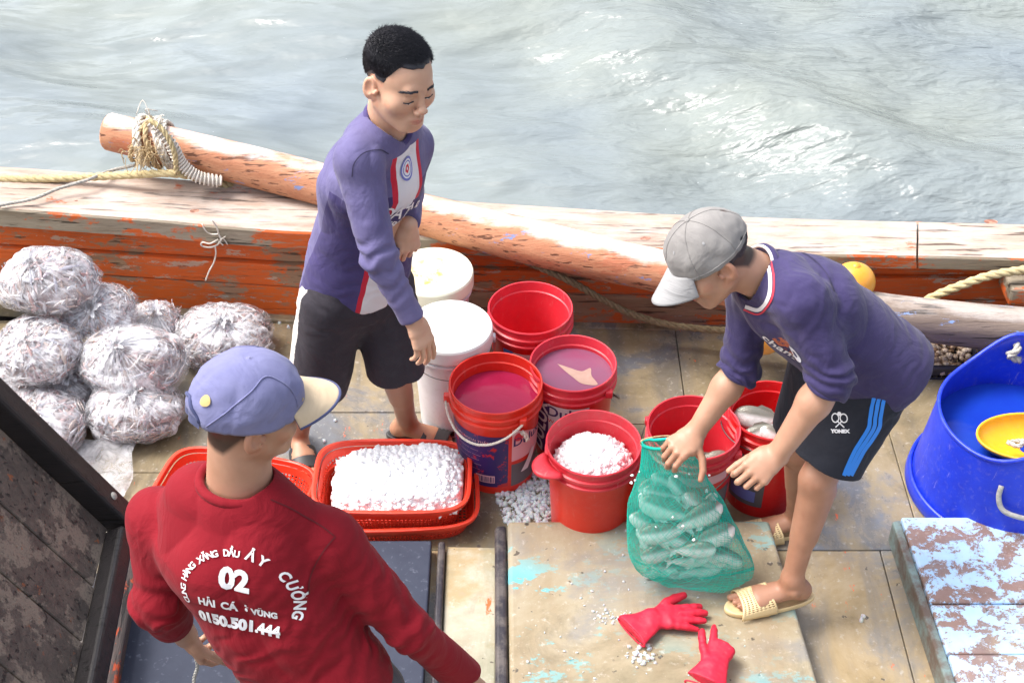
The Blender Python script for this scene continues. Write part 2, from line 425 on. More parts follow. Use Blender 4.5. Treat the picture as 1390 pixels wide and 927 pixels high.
# shirt 1: torso coordinates in attribute tl = (side, front, along)
def p1(b, c):
    x, y, z = b.sep(b.attr('tl', 'Vector'))[:3]
    fr = b.math('GREATER_THAN', y, .01)
    back = b.math('MULTIPLY', b.math('LESS_THAN', y, -.015), 1.)
    dark = b.mix(b.step(b.noise(6, 4), .3, .7), (.045, .035, .12), (.07, .055, .17))
    sid = b.math('MULTIPLY', band(b, y, -.03, .20), b.math('LESS_THAN', z, .40))
    arm = b.attr('arm', 'Fac')
    mk = b.math('MULTIPLY', sid, b.math('SUBTRACT', 1., arm))
    c = b.mix(mk, c, dark)
    notarm = b.math('SUBTRACT', 1., arm)
    ax = b.math('ABSOLUTE', x)
    zz = b.math('LESS_THAN', z, .52)
    red = b.math('MULTIPLY', b.math('MULTIPLY', b.math('LESS_THAN', ax, .064), fr), b.math('MULTIPLY', zz, notarm))
    c = b.mix(red, c, (.55, .02, .045))
    wh = b.math('MULTIPLY', b.math('MULTIPLY', b.math('LESS_THAN', ax, .048), fr), b.math('MULTIPLY', zz, notarm))
    c = b.mix(wh, c, (.70, .69, .72))
    mid = b.math('MULTIPLY', b.math('MULTIPLY', fr, notarm), band(b, z, .13, .335))
    c = b.mix(mid, c, dark)
    return c
cloth('shirt_faded_purple', (.095, .083, .20), (.15, .135, .27), prints=p1)
def p2(b, c):
    x, y, z = b.sep(b.attr('tl', 'Vector'))[:3]
    e = b.math('MULTIPLY', band(b, x, .045, .115), b.math('MULTIPLY', band(b, z, .26, .375), b.math('GREATER_THAN', y, .03)))
    n = b.step(b.noise(38, 5, .7), .44, .50)
    return b.mix(b.math('MULTIPLY', b.math('MULTIPLY', e, n), b.math('SUBTRACT', 1., b.attr('arm', 'Fac'))), c, (.52, .13, .05))
cloth('shirt_navy', (.026, .020, .072), (.055, .044, .13), prints=p2)
cloth('shirt_red', (.18, .003, .010), (.235, .005, .014), worn=.08, sheen=.04)
def stripe(b, c):
    x, y, z = b.sep(b.attr('tl', 'Vector'))[:3]
    return b.mix(band(b, y, -.022, .016), c, (.72, .70, .68))
cloth('shorts_charcoal', (.028, .024, .032), (.045, .040, .050), sheen=.03, prints=lambda b, c: b.mix(b.attr('stripe', 'Fac'), c, (.75, .72, .68)))
cloth('shorts_black', (.016, .018, .027), (.026, .028, .038), worn=.2, sheen=.02)
cloth('shorts_dark', (.05, .05, .06), (.08, .08, .09))
cloth('cap_grey', (.20, .19, .185), (.28, .27, .26), worn=.3); cloth('cap_brim_grey', (.29, .29, .295), (.35, .35, .355), worn=.2)
cloth('cap_blue', (.145, .15, .30), (.215, .22, .38), worn=.3); cloth('cap_tan', (.58, .45, .30), (.66, .53, .37), worn=.2)
cloth('cap_edge', (.06, .07, .16), (.08, .09, .19)); m_flat('cap_eyelet', (.55, .40, .16), .5)
m_flat('print_white', (.78, .78, .80), .7); m_flat('print_blue', (.16, .18, .50), .7); m_flat('print_red', (.6, .04, .07), .7)
m_flat('stripe_blue', (.02, .22, .75), .6); m_flat('collar_white', (.75, .74, .76), .8)
m_flat('eye_white', (.6, .57, .55), .3); m_flat('eye_dark', (.012, .008, .007), .3)
m_flat('slide_black', (.035, .035, .037), .5); plastic('slide_tan', (.80, .62, .34), .5, .2, (.72, .52, .27))
# plastics
plastic('bucket_red', (.66, .012, .014), .3, .10, (.56, .008, .012)); plastic('bucket_scarlet', (.72, .030, .012), .3, .08, (.64, .02, .01))
plastic('rim_pinkred', (.72, .035, .055), .32, .1)
plastic('bucket_white', (.74, .73, .75), .4, .25, (.64, .63, .66), sss=.1); plastic('lid_white', (.80, .80, .78), .4, .1)
def stain(b):
    n = b.noise(11, 7, .7); x, y, z = b.sep(b.tc.outputs['Object'])[:3]
    r = b.math('LENGTH' if False else 'ADD', b.math('MULTIPLY', x, x), b.math('MULTIPLY', y, y))
    m = b.math('MULTIPLY', b.step(n, .46, .58), b.math('SUBTRACT', 1., b.step(r, .004, .013)))
    return b.bsdf(b.mix(m, (.78, .77, .62), (.60, .38, .08)), .35)
M('lid_stained', stain)
plastic('basket_red', (.80, .055, .022), .35, .05, (.72, .04, .018)); plastic('tub_blue', (.012, .045, .62), .35, .16, (.010, .030, .50))
plastic('scoop_yellow', (.85, .47, .02), .35, .2); plastic('buoy_orange', (.80, .33, .03), .35, .25, (.85, .42, .08)); plastic('crate_dark', (.03, .03, .045), .4, .1)
plastic('rubber_glove', (.62, .012, .045), .6, .05, (.58, .008, .03)); m_flat('wire', (.10, .10, .10), .4, Metallic=.8)
m_flat('label_navy', (.035, .02, .12), .45); m_flat('label_pink', (.75, .42, .47), .45); m_flat('label_grey', (.12, .11, .12), .5); m_flat('label_blue', (.05, .28, .75), .5)
m_flat('label_white', (.72, .72, .74), .5)
def bl(b):
    n = b.step(b.noise(22, 6, .7), .56, .60)
    return b.bsdf(b.mix(n, (.035, .018, .12), (.50, .02, .03)), .42)
M('label_navy_scuffed', bl)
def liquid(name, col, col2, rough=.03):
    def f(b):
        n = b.noise(6, 4, .6); return b.bsdf(b.mix(b.step(n, .3, .7), col, col2), rough, b.bump(b.noise(17, 3, co=b.co((1, 2.2, 1))), .10, .01), IOR=1.33)
    return M(name, f)
liquid('brine_crimson', (.30, .012, .05), (.38, .022, .08)); liquid('brine_mauve', (.24, .06, .12), (.20, .09, .15)); liquid('water_in_tub', (.008, .03, .34), (.01, .05, .40))
def icef(b):
    n = b.noise(60, 4)
    return b.bsdf(b.mix(b.step(n, .3, .7), (.93, .94, .96), (.97, .97, .98)), .3, b.bump(n, .3, .004))
M('ice', icef); m_flat('seam_dark', (.03, .025, .07), .8); m_flat('seam_red', (.10, .002, .006), .8)
def iceclear(b):
    g = b.bsdf((.86, .88, .92), .15, b.bump(b.noise(70, 3), .5, .005), Subsurface_Weight=.3, Subsurface_Scale=.02)
    t = b.n('BsdfTransparent'); mx = b.n('MixShader'); mx.inputs[0].default_value = .55
    b.l(t.outputs[0], mx.inputs[1]); b.l(g, mx.inputs[2]); return mx.outputs[0]
M('ice_melting', iceclear)
def fishf(b):
    x, y, z = b.sep(b.tc.outputs['Object'])[:3]
    back = b.step(z, .001, .013); n = b.noise(40, 4)
    c = b.mix(back, (.86, .87, .86), (.20, .20, .17)); c = b.mix(b.math('MULTIPLY', b.step(n, .45, .7), .35), c, (.30, .27, .22))
    sc = b.voro(260, b.co((1, 1, 1)))
    return b.bsdf(c, .28, b.bump(sc, .5, .002), Metallic=.25)
M('fish_silver', fishf); m_flat('fish_eye', (.01, .01, .01), .1)
def smallfish(b):
    i = b.n('NewGeometry').outputs['Random Per Island']
    c = b.ramp(i, [(0, (.55, .58, .64)), (.25, (.66, .64, .66)), (.45, (.55, .24, .20)), (.58, (.34, .36, .46)), (.72, (.75, .74, .76)), (.86, (.48, .30, .20)), (1, (.22, .18, .17))])
    return b.bsdf(b.mix(.3, c, b.mix(b.noise(60, 3), (.3, .25, .25), (.8, .8, .85))), .25, Metallic=.2)
M('small_fish', smallfish)
M('fish_mush', lambda b: b.bsdf(b.mix(b.step(b.noise(35, 5, .7), .35, .65), (.20, .12, .11), (.42, .36, .37)), .4, b.bump(b.noise(50, 4), .6, .01)))
def bagf(b):
    v = b.attr('pl', 'Vector')
    crk = b.noise(5, 6, .70, b.co((1.0, 1.0, 1.0), src=v), 1.4); k2 = b.noise(30, 5, .7, dist=1)
    streak = b.noise(2.4, 5, .65, b.co((9, 1, 1), src=b.attr('pol', 'Vector')), .5)
    m = b.math('MULTIPLY', b.math('MULTIPLY', b.step(streak, .44, .62), .75), b.attr('tw', 'Fac'))
    m = b.math('ADD', m, b.math('MULTIPLY', b.step(crk, .51, .61), .50)); m = b.math('MINIMUM', b.math('ADD', m, .11), .92)
    nm = b.bump(crk, .8, .02); nm = b.bump(streak, b.math('MULTIPLY', b.attr('tw', 'Fac'), .9), .02, nm); nm = b.bump(k2, .5, .008, nm)
    g = b.bsdf((.86, .86, .90), .09, nm)
    t = b.n('BsdfTransparent'); mx = b.n('MixShader'); b.set(mx.inputs[0], m)
    b.l(t.outputs[0], mx.inputs[1]); b.l(g, mx.inputs[2]); return mx.outputs[0]
M('bag_film', bagf)
def looseb(b):
    k = b.noise(14, 6, .7, dist=1.5)
    g = b.bsdf((.80, .80, .84), .2, b.bump(k, .9, .03)); t = b.n('BsdfTransparent'); mx = b.n('MixShader'); b.set(mx.inputs[0], b.math('ADD', b.math('MULTIPLY', b.step(k, .4, .65), .35), .28))
    b.l(t.outputs[0], mx.inputs[1]); b.l(g, mx.inputs[2]); return mx.outputs[0]
M('loose_film', looseb)
def netf(b):
    g = b.bsdf((.003, .56, .43), .45); return g
M('net_cord', netf)
def netfilm(b):
    v = b.attr('uvn', 'Vector')
    g = b.bsdf((.004, .56, .43), .4, b.bump(b.noise(30, 5, dist=1), .5, .01)); tr = b.n('BsdfTranslucent'); b.set(tr.inputs[0], (.01, .5, .42, 1))
    a = b.n('MixShader'); a.inputs[0].default_value = .35; b.l(g, a.inputs[1]); b.l(tr.outputs[0], a.inputs[2])
    t = b.n('BsdfTransparent'); mx = b.n('MixShader')
    x, y, z = b.sep(v)[:3]
    w = b.math('MAXIMUM', b.math('GREATER_THAN', b.math('FRACT', x), .875), b.math('GREATER_THAN', b.math('FRACT', y), .875))
    b.set(mx.inputs[0], b.math('MAXIMUM', w, z)); b.l(t.outputs[0], mx.inputs[1]); b.l(a.outputs[0], mx.inputs[2]); return mx.outputs[0]
M('net_mesh', netfilm)
def ropef(name, c1, c2):
    return M(name, lambda b: b.bsdf(b.mix(b.step(b.noise(60, 5, .7), .3, .7), c1, c2), .9, b.bump(b.noise(300, 3, co=b.co((1, 1, 1))), .7, .002)))
ropef('rope_yellow', (.42, .33, .16), (.62, .52, .30)); ropef('rope_brown', (.16, .12, .06), (.33, .27, .16)); ropef('rope_white', (.55, .50, .42), (.74, .70, .64)); ropef('cord_grey', (.30, .29, .26), (.5, .48, .44))
ropef('fibre_tan', (.40, .28, .14), (.6, .47, .28))
# timber and deck
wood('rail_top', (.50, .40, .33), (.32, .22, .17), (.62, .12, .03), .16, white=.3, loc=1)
wood('rail_face', (.38, .33, .25), (.24, .19, .13), (.78, .14, .02), .50, loc=2)
wood('bulwark_orange', (.40, .25, .15), (.26, .15, .09), (.80, .14, .018), .72, loc=3, paint2=(.50, .33, .24), am2=.12)
wood('bulwark_orange_worn', (.42, .27, .17), (.28, .16, .10), (.80, .15, .02), .62, loc=5, paint2=(.40, .38, .34), am2=.1)
wood('bulwark_dark', (.12, .07, .04), (.07, .045, .03), (.45, .06, .01), .45, loc=7)
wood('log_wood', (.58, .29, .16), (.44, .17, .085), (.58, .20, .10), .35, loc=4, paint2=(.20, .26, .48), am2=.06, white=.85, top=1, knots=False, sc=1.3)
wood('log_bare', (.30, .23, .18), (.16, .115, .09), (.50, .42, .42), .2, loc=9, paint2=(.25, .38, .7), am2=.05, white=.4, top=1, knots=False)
wood('lid_planks', (.13, .105, .09), (.05, .040, .036), (.26, .21, .17), .5, axis='X', loc=6, rough=.5, paint2=(.25, .08, .03), am2=-.02, knots=False)
wood('beam_dark', (.020, .017, .018), (.012, .010, .011), (.14, .04, .02), .10, loc=8, rough=.45, knots=False, gr=.5)
wood('strip_orange', (.12, .09, .08), (.06, .05, .05), (.75, .10, .02), .55, axis='Y', loc=11, knots=False)
def deckf(name, cols, wet=.5, seed=0., cyan=0., flake=None, orange=0., ax=(1, 1, 1)):
    def f(b):
        co = b.co(ax, loc=(seed, seed * 1.7, 0)); n1 = b.noise(1.5, 8, .68, co, .6); n2 = b.noise(7, 8, .7, co, .5); n3 = b.noise(45, 6, .7, co)
        st = b.noise(2.4, 6, .65, b.co((3.2, .7, 1), loc=(seed, 0, 0)), .4)
        c = b.ramp(n1, [(.36, cols[0]), (.45, cols[1]), (.52, cols[2]), (.60, cols[3])])
        c = b.mix(b.math('MULTIPLY', b.step(st, .46, .64), .6), c, cols[4])
        c = b.mix(b.math('MULTIPLY', b.step(n2, .54, .68), .55), c, tuple(x * .5 for x in cols[1]))
        c = b.mix(b.math('MULTIPLY', b.step(n3, .58, .70), .45), c, (.60, .57, .52))
        c = b.mix(b.step(b.voro(5.5, co), .028, .05), (.05, .04, .035), c)
        c = b.mix(b.step(b.noise(30, 3, .5, co), .27, .30), (.10, .08, .06), c)
        bm = n3
        if cyan:
            cn = b.noise(4.2, 10, .75, b.co((1, 1.6, 1), loc=(seed + 2.3, 1, 0)))
            region = b.step(b.noise(1.3, 2, .5, b.co(loc=(seed, 4, 0))), .40, .62)
            m = b.math('MULTIPLY', b.step(cn, .56 - cyan * .1, .585 - cyan * .1), b.math('MAXIMUM', region, .12)); c = b.mix(m, c, (.10, .48, .55))
        if flake:
            fn = b.noise(11, 10, .80, b.co((1, 1.15, 1), loc=(seed, 0, 0)), .2); m = b.step(fn, .485, .51)
            c = b.mix(m, c, b.mix(b.noise(20, 4), flake, (.58, .76, .95))); bm = b.math('ADD', m, b.math('MULTIPLY', n3, .3))
        if orange:
            on = b.noise(9, 8, .75, b.co((1.6, .6, 1), loc=(seed, 8, 0))); c = b.mix(b.step(on, .66 - orange * .1, .68 - orange * .1), c, (.75, .12, .03))
        r = b.math('SUBTRACT', b.math('MULTIPLY_ADD', n2, .35, .40), b.math('MULTIPLY', b.step(n1, .42, .62), wet))
        nm = b.bump(bm, .35, .003); nm = b.bump(n2, .25, .008, nm)
        return b.bsdf(c, b.math('MAXIMUM', r, .12), nm)
    return M(name, f)
tan = [(.12, .095, .055), (.235, .185, .105), (.29, .235, .15), (.165, .175, .195), (.12, .12, .12)]
deckf('deck_tan', tan, .42, 1.1, orange=.15)
deckf('deck_grey', [(.27, .25, .22), (.30, .30, .31), (.27, .29, .33), (.36, .33, .27), (.22, .24, .28)], .5, 4.4, orange=.1)
deckf('deck_ochre', [(.22, .17, .10), (.34, .25, .13), (.40, .31, .19), (.24, .24, .24), (.17, .17, .17)], .35, 7.7, orange=.35)
deckf('hatch_cyan', [(.20, .165, .10), (.31, .255, .165), (.35, .30, .21), (.26, .24, .21), (.27, .20, .12)], .22, 2.2, cyan=.15)
deckf('hatch_flaked', [(.26, .17, .13), (.30, .19, .16), (.26, .20, .19), (.36, .26, .17), (.24, .15, .13)], .25, 3.3, flake=(.36, .60, .92))
deckf('board_pale', [(.33, .29, .21), (.44, .40, .31), (.38, .29, .16), (.30, .28, .25), (.18, .20, .13)], .2, 9.1, orange=.25)
def dk(b):
    n = b.noise(5, 7, .65); n2 = b.noise(60, 4); c = b.mix(b.step(n, .3, .7), (.026, .032, .055), (.048, .056, .085)); c = b.mix(b.math('MULTIPLY', b.step(n2, .6, .75), .4), c, (.2, .22, .28))
    return b.bsdf(c, b.math('MULTIPLY_ADD', n, .2, .5), b.bump(n, .2, .006), Specular_IOR_Level=.3)
M('hatch_dark', dk)
M('edge_dark', lambda b: b.bsdf(b.mix(b.step(b.noise(14, 6, .7), .45, .6), (.025, .022, .03), (.10, .085, .08)), .45, b.bump(b.noise(40, 4), .5, .005)))
def waterf(b):
    n = b.noise(.55, 3); c = b.mix(b.step(n, .3, .7), (.225, .25, .225), (.175, .21, .235))
    h = b.noise(1.0, 2, .45, b.co((1, 2.4, 1), (0, 0, .30))); h2 = b.noise(3.6, 3, .5, b.co((1, 2.2, 1), (0, 0, -.25)), .2); h3 = b.noise(16, 4, .6, b.co((1, 1.9, 1), (0, 0, .2)), .3)
    right = b.math('MINIMUM', b.math('MAXIMUM', b.math('MULTIPLY_ADD', b.sep(b.tc.outputs['Object'])[0], .4, .35), .12), 1.)
    fo = b.step(b.noise(34, 4, .65), .735, .76); c = b.mix(fo, c, (.75, .77, .78))
    nm = b.bump(h, .7, .28); nm = b.bump(h2, b.math('MULTIPLY_ADD', right, .65, .12), .09, nm); nm = b.bump(h3, b.math('MULTIPLY', right, .40), .018, nm)
    return b.bsdf(c, .07, nm, IOR=1.36)
M('river_water', waterf)
# ================================================================== SETTING
# river
def water():
    xs = np.r_[np.linspace(-60, -6, 20)[:-1], np.linspace(-6, 6, 200), np.linspace(6, 60, 20)[1:]]
    ys = np.r_[np.linspace(4.3, 12, 180), np.linspace(12.5, 20, 30), np.linspace(22, 400, 30)]
    X, Y = np.meshgrid(xs, ys, indexing='ij'); Z = np.full(X.shape, -.62)
    P = np.stack([X, Y, 0 * X], -1); w = .5 * fbm(P, .45, 2); fade = np.clip((30 - Y) / 15, 0, 1)
    a, b_ = X * .50 + Y * .87, X * .86 - Y * .5
    Z += fade * (.085 * np.sin(a * 2.0 + w * 3 + .6) + .028 * np.sin(a * 4.3 + b_ * .9 + w * 4) + .018 * np.sin(b_ * 3.4 + w * 5 + 1.3) + .020 * fbm(P, 2.1, 3) * np.clip((X + 1.5) / 2.5, .15, 1.4))
    V = np.stack([X, Y, Z], -1).reshape(-1, 3); m = len(ys)
    i, j = np.meshgrid(np.arange(len(xs) - 1), np.arange(m - 1), indexing='ij'); q = (i * m + j).ravel()
    obj('water', V, np.stack([q, q + m, q + m + 1, q + 1], 1), 'river_water', kind='structure')
water()
M('deck_gap', lambda b: b.bsdf((.10, .08, .05), .6))
# deck: one floor with separate boards on it
dv, df = box((0, 1.6, -.16), (3.6, 2.66, .14))
deck = obj('deck', dv, df, 'deck_gap', smooth=False, kind='structure')
panels = [  # x0, x1, y0, y1, material
    (-3.5, -1.02, 3.42, 4.22, 'deck_tan'), (-3.5, -1.02, 1.0, 3.4175, 'deck_tan'),
    (-1.017, -.30, 3.72, 4.22, 'deck_tan'), (-1.017, -.30, 3.07, 3.717, 'deck_tan'), (-1.017, -.30, -.6, 3.067, 'deck_tan'),
    (-.297, .62, 3.66, 4.22, 'deck_tan'), (-.297, .62, 3.07, 3.657, 'deck_tan'), (-.297, .30, -.6, 3.067, 'deck_ochre'),
    (.623, 1.32, 3.66, 4.22, 'deck_tan'), (.623, 1.32, 3.07, 3.657, 'deck_tan'), (.303, 1.18, -.6, 3.067, 'deck_ochre'),
    (1.323, 3.4, 3.07, 4.22, 'deck_tan'), (1.183, 3.4, -.6, 3.067, 'deck_ochre')]
def bevbox(c, h, mat, name, parent=None, bev=.004, seg=2, smooth=False):
    V, Fc = box(c, h); o = obj(name, V, Fc, mat, parent, smooth=smooth); mod(o, 'BEVEL', width=bev, segments=seg, limit_method='ANGLE'); return o
for x0, x1, y0, y1, mt in panels:
    o = bevbox(((x0 + x1) / 2, (y0 + y1) / 2, -.008), ((x1 - x0) / 2, (y1 - y0) / 2, .010), mt, 'deck_panel', deck, .003)
    o.location.z = random.uniform(-.0015, .0015)
# a worn batten lying on the right panels
P = [W(1150, 668, z=.003), W(1185, 745, z=.003)]; P2 = [W(1187, 748, z=.003), W(1262, 930, z=.003)]
for p in ():
    d = p[1] - p[0]; s = nrm(np.cross(d, [0, 0, 1])) * .010
    V, Fc = slab([p[0] - s, p[0] + s, p[1] + s, p[1] - s], .002, .008); obj('deck_batten', V, Fc, 'deck_ochre', deck, smooth=False)

# bulwark with its capping rail
bul = thing('boat_bulwark', (0, 4.3, -.05), 'weathered timber side of the boat with orange paint flaking under a pale capping rail', 'bulwark')
kx = np.array([-900, -300, 0, 405, 633, 900, 1131, 1390, 1800, 2400.])
yin = np.interp(kx, [0, 405, 1131], [4.28, 4.20, 4.12]); yin[:2] = [4.36, 4.31]
pin = np.interp(kx, [-300, 0, 405, 633, 900, 1131, 1390, 2400], [262, 284, 315, 326, 338, 347, 352, 360]); pin[0] = 228
pbo = pin + np.interp(kx, [0, 405, 1131], [24, 21.5, 17])
pou = np.interp(kx, [-300, 0, 200, 405, 633, 900, 1131, 1390, 2400], [214, 226, 240, 256, 274, 291, 299, 305, 318]); pou[0] = 195
def rail_sec(x):
    """section of the capping rail at photo column x"""
    yi, a, b_, c = (np.interp(x, kx, q) for q in (yin, pin, pbo, pou))
    I = W(x, a, y=yi); B_ = W(x, b_, y=yi); zt = I[2] + .006; O = W(x, c, z=zt)
    return I, B_, np.array([O[0], O[1], zt]), np.array([O[0], O[1], B_[2]])
def rail_piece(x0, x1, name):
    xs = np.linspace(x0, x1, 26); V = []; Fc = []
    for k, x in enumerate(xs):
        I, B_, O, OB = rail_sec(x); w = .004 * vn(np.array([x * .013]), np.array([1.]), np.array([2.]))[0]
        I = I + [0, w, w * .5]; B_ = B_ + [0, w * 1.3, w]
        V += [I + [0, .006, 0], lerp(I, O, .5) + [0, 0, .004], O, OB, B_, I - [0, 0, .007]]
    for k in range(25): Fc += [(k * 6 + j, k * 6 + (j + 1) % 6, k * 6 + 6 + (j + 1) % 6, k * 6 + 6 + j) for j in range(6)]
    Fc += [tuple(range(6)), tuple(25 * 6 + j for j in range(6))[::-1]]
    o = obj(name, V, Fc, 'rail_top', bul, smooth=False)
    o.data.materials.append(MAT['rail_face'])
    for p in o.data.polygons:
        if p.index < 150 and p.index % 6 in (4, 5, 3): p.material_index = 1
    return o
rail_piece(-900, 1244, 'capping_rail'); rail_piece(1247, 2400, 'capping_rail')
def wall_plank(z0, z1, dy, mat, x0=-3.4, x1=3.4, bev=.006):
    xs = np.linspace(x0, x1, 30); V = []; Fc = []
    for x in xs:
        y = np.interp(x, [-3.4, -1.9, -.8, 1.3, 3.4], [4.40, 4.33, 4.25, 4.19, 4.19]) + dy; rise = np.interp(x, [-3.4, -1.9, -.8, 3.4], [.05, .025, 0, -.02])
        V += [(x, y, z0 + rise), (x, y, z1 + rise), (x, y + .05, z1 + rise), (x, y + .05, z0 + rise)]
    for k in range(29): Fc += [(k * 4 + j, k * 4 + 4 + j, k * 4 + 4 + (j + 1) % 4, k * 4 + (j + 1) % 4) for j in range(4)]
    Fc += [(3, 2, 1, 0), tuple(29 * 4 + j for j in range(4))]
    o = obj('wall_plank', V, Fc, mat, bul, smooth=False); mod(o, 'BEVEL', width=bev, segments=2, limit_method='ANGLE'); return o
wall_plank(-.06, .012, -.035, 'deck_tan'); wall_plank(-.02, .148, 0, 'bulwark_orange_worn'); wall_plank(.153, .252, -.006, 'bulwark_orange'); wall_plank(.257, .345, .012, 'bulwark_orange'); wall_plank(.35, .375, .03, 'bulwark_dark')
V, Fc = box((0, 4.42, -.24), (3.4, .03, .5)); obj('hull_backing', V, Fc, 'edge_dark', bul, smooth=False)
for px, py in [(100, 272), (145, 253), (322, 264), (262, 286), (765, 287), (875, 323), (1030, 301), (1120, 303), (1247, 303), (1345, 301), (985, 293)]:
    c = W(px, py, z=rail_sec(px)[0][2] + .0035); V, Fc = disc(c + A(0, 0, .001), .010 + .006 * random.random(), 14, 2, lambda x, y: -.002 * (x * x + y * y) / 4e-4)
    V[:, 0] = c[0] + (V[:, 0] - c[0]) * 1.7; obj('rail_plug', V, Fc, M('plug_rust', lambda b: b.bsdf(b.mix(b.step(b.noise(60, 4), .4, .6), (.22, .09, .06), (.45, .24, .17)), .7)) if 'plug_rust' not in MAT else 'plug_rust', bul)
# wooden block on the right wall
c = W(1384, 388, y=4.10); V, Fc = box(c, (.055, .07, .038)); o = obj('mooring_block', V, Fc, 'rail_face', bul, smooth=False); mod(o, 'BEVEL', width=.01, segments=2)

# long beam lying over the rail
LP = [(149, 179, 4.60, 27), (300, 216, 4.50, 28.5), (430, 249, 4.41, 29), (560, 288, 4.27, 28), (735, 332, 4.13, 31), (905, 370, 4.03, 30), (1060, 402, 3.96, 30), (1210, 428, 3.92, 31), (1390, 449, 3.90, 34), (1640, 470, 3.9, 34)]
pts = []; rr = []
for px, py, y, hw in LP:
    p = W(px, py, y=y); dep = y * math.cos(CP) + (CH - p[2]) * math.sin(CP); pts.append(p); rr.append(hw * .97 * dep / CF)
def log_piece(i0, i1, mat, name, label):
    P = catmull(pts[i0:i1], 10); r = np.interp(np.linspace(0, 1, len(P)), np.linspace(0, 1, i1 - i0), rr[i0:i1]); k = 40
    a = np.arange(k) / k * 6.2832; D = 1 + .035 * np.sin(2 * a[None] + P[:, :1] * 2) + .02 * fbm(np.stack([np.cos(a)[None] * 2 + 0 * P[:, :1], np.sin(a)[None] * 2 + 0 * P[:, :1], P[:, :1] * 1.2 + 0 * a], -1), 1.6, 3)
    T = nrm(P[1] - P[0]); E = P[0] - T * .012
    V, Fc = tube(np.vstack([E, P[0], P[1:]]), np.r_[r[0] * .90, r[0], r[1:]], k, True, np.vstack([D[:1], D]))
    o = obj(name, V, Fc, mat, None); tag(o, label, 'beam'); mod(o, 'BEVEL', width=.004, segments=2, limit_method='ANGLE', angle_limit=R(50)); return o
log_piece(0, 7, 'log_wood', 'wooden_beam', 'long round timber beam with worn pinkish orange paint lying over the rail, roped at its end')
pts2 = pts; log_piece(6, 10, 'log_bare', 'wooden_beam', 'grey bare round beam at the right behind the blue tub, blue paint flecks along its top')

# hatch covers
def hatch(P, z0, z1, mat, label, name='hatch_cover', edge='edge_dark', bev=.012):
    V, Fc = slab(P, z0, z1); o = obj(name, V, Fc, mat, smooth=False); o.data.materials.append(MAT[edge])
    for p in o.data.polygons:
        if p.index > 1: p.material_index = 1
    mod(o, 'BEVEL', width=bev, segments=3, limit_method='ANGLE', material=0); return tag(o, label, 'hatch cover')
zA = .085; a1 = W(690, 706, z=zA); a2 = W(1044, 705, z=zA); a3 = W(1112, 930, z=zA)
yb = 1.9; xr = a2[0] + (a3[0] - a2[0]) * (yb - a2[1]) / (a3[1] - a2[1])
hatchA = thing('hatch_cover', (a1[0] + .35, 2.6, 0), 'raised tan hatch cover with turquoise paint scraps under the red gloves', 'hatch cover')
def hpart(name, P, z0, z1, mat, par, bev=.008):
    V, Fc = slab(P, z0, z1); o = obj(name, V, Fc, mat, par, smooth=False); mod(o, 'BEVEL', width=bev, segments=3, limit_method='ANGLE'); return o
hpart('lid_board', [(a1[0] + .012, yb), (xr, yb), (a2[0], a2[1]), (a1[0] - .003, a1[1])], .02, zA, 'hatch_cyan', hatchA, .014)
hpart('edge_strip', [(a1[0] - .03, yb), (a1[0] + .008, yb), (a1[0] - .006, a1[1] - .004), (a1[0] - .044, a1[1] - .012)], .0, zA - .012, 'edge_dark', hatchA, .012)
hpart('edge_strip', [(xr + .003, yb), (xr + .022, yb), (a2[0] + .022, a2[1] - .25), (a2[0] + .003 + .11 * .0, a2[1] - .22)], .0, zA - .03, 'edge_dark', hatchA, .006)
b1 = W(606, 741, z=.03); b2 = W(676, 741, z=.03)
pb = thing('pale_board', (b1[0] + .07, 2.5, 0), 'narrow pale board with green and ochre stains left of the raised hatch cover', 'board')
hpart('board', [(b1[0] + .004, yb), (b2[0] - .002, yb), (b2[0] - .004, b1[1] - .004), (b1[0], b1[1])], .0, .03, 'board_pale', pb, .006)
hpart('edge_strip', [(b1[0] - .024, yb), (b1[0] + .001, yb), (b1[0] - .003, b1[1] + .004), (b1[0] - .026, b1[1] + .004)], .0, .052, 'edge_dark', pb, .008)
c1 = W(587, 733, z=.06); cl = W(178, 760, z=.06)
o = hatch([(cl[0] + .02, 1.2), (c1[0] - .003, 1.2), (c1[0] - .003, c1[1]), (cl[0] + .02, c1[1])], 0, .06, 'hatch_dark', 'smooth dark blue grey hatch cover beside the man in the red shirt', bev=.006)
zD = .10; d1 = W(1223, 701, z=zD); d2 = W(1302, 930, z=zD); xl = d1[0] + (d2[0] - d1[0]) * (yb - d1[1]) / (d2[1] - d1[1])
hD = thing('hatch_cover', (d1[0] + .4, 2.6, 0), 'hatch cover of brown boards with pale blue paint flaking off, below the blue tub', 'hatch cover')
nb = 3; ys_ = [d1[1], W(1260, 818, z=zD)[1], W(1290, 887, z=zD)[1], yb]
for i in range(nb):
    ya, yc = ys_[i], ys_[i + 1] + .004; xa = lerp(d1[0], xl, (d1[1] - ya) / (d1[1] - yb)); xc = lerp(d1[0], xl, (d1[1] - yc) / (d1[1] - yb))
    hpart('board', [(xc, yc), (3.0, yc), (3.0, ya), (xa, ya)], .03, zD - .004 * (i % 2), 'hatch_flaked', hD, .008)
M('edge_green', lambda b: b.bsdf(b.mix(b.step(b.noise(9, 6, .7), .42, .6), (.20, .28, .27), (.13, .09, .07)), .5, b.bump(b.noise(30, 4), .4, .005)))
hpart('edge_board', [(xl - .03, yb), (xl - .001, yb), (d1[0] - .001, d1[1]), (d1[0] - .028, d1[1] - .01)], 0, zD - .012, 'edge_green', hD, .006)

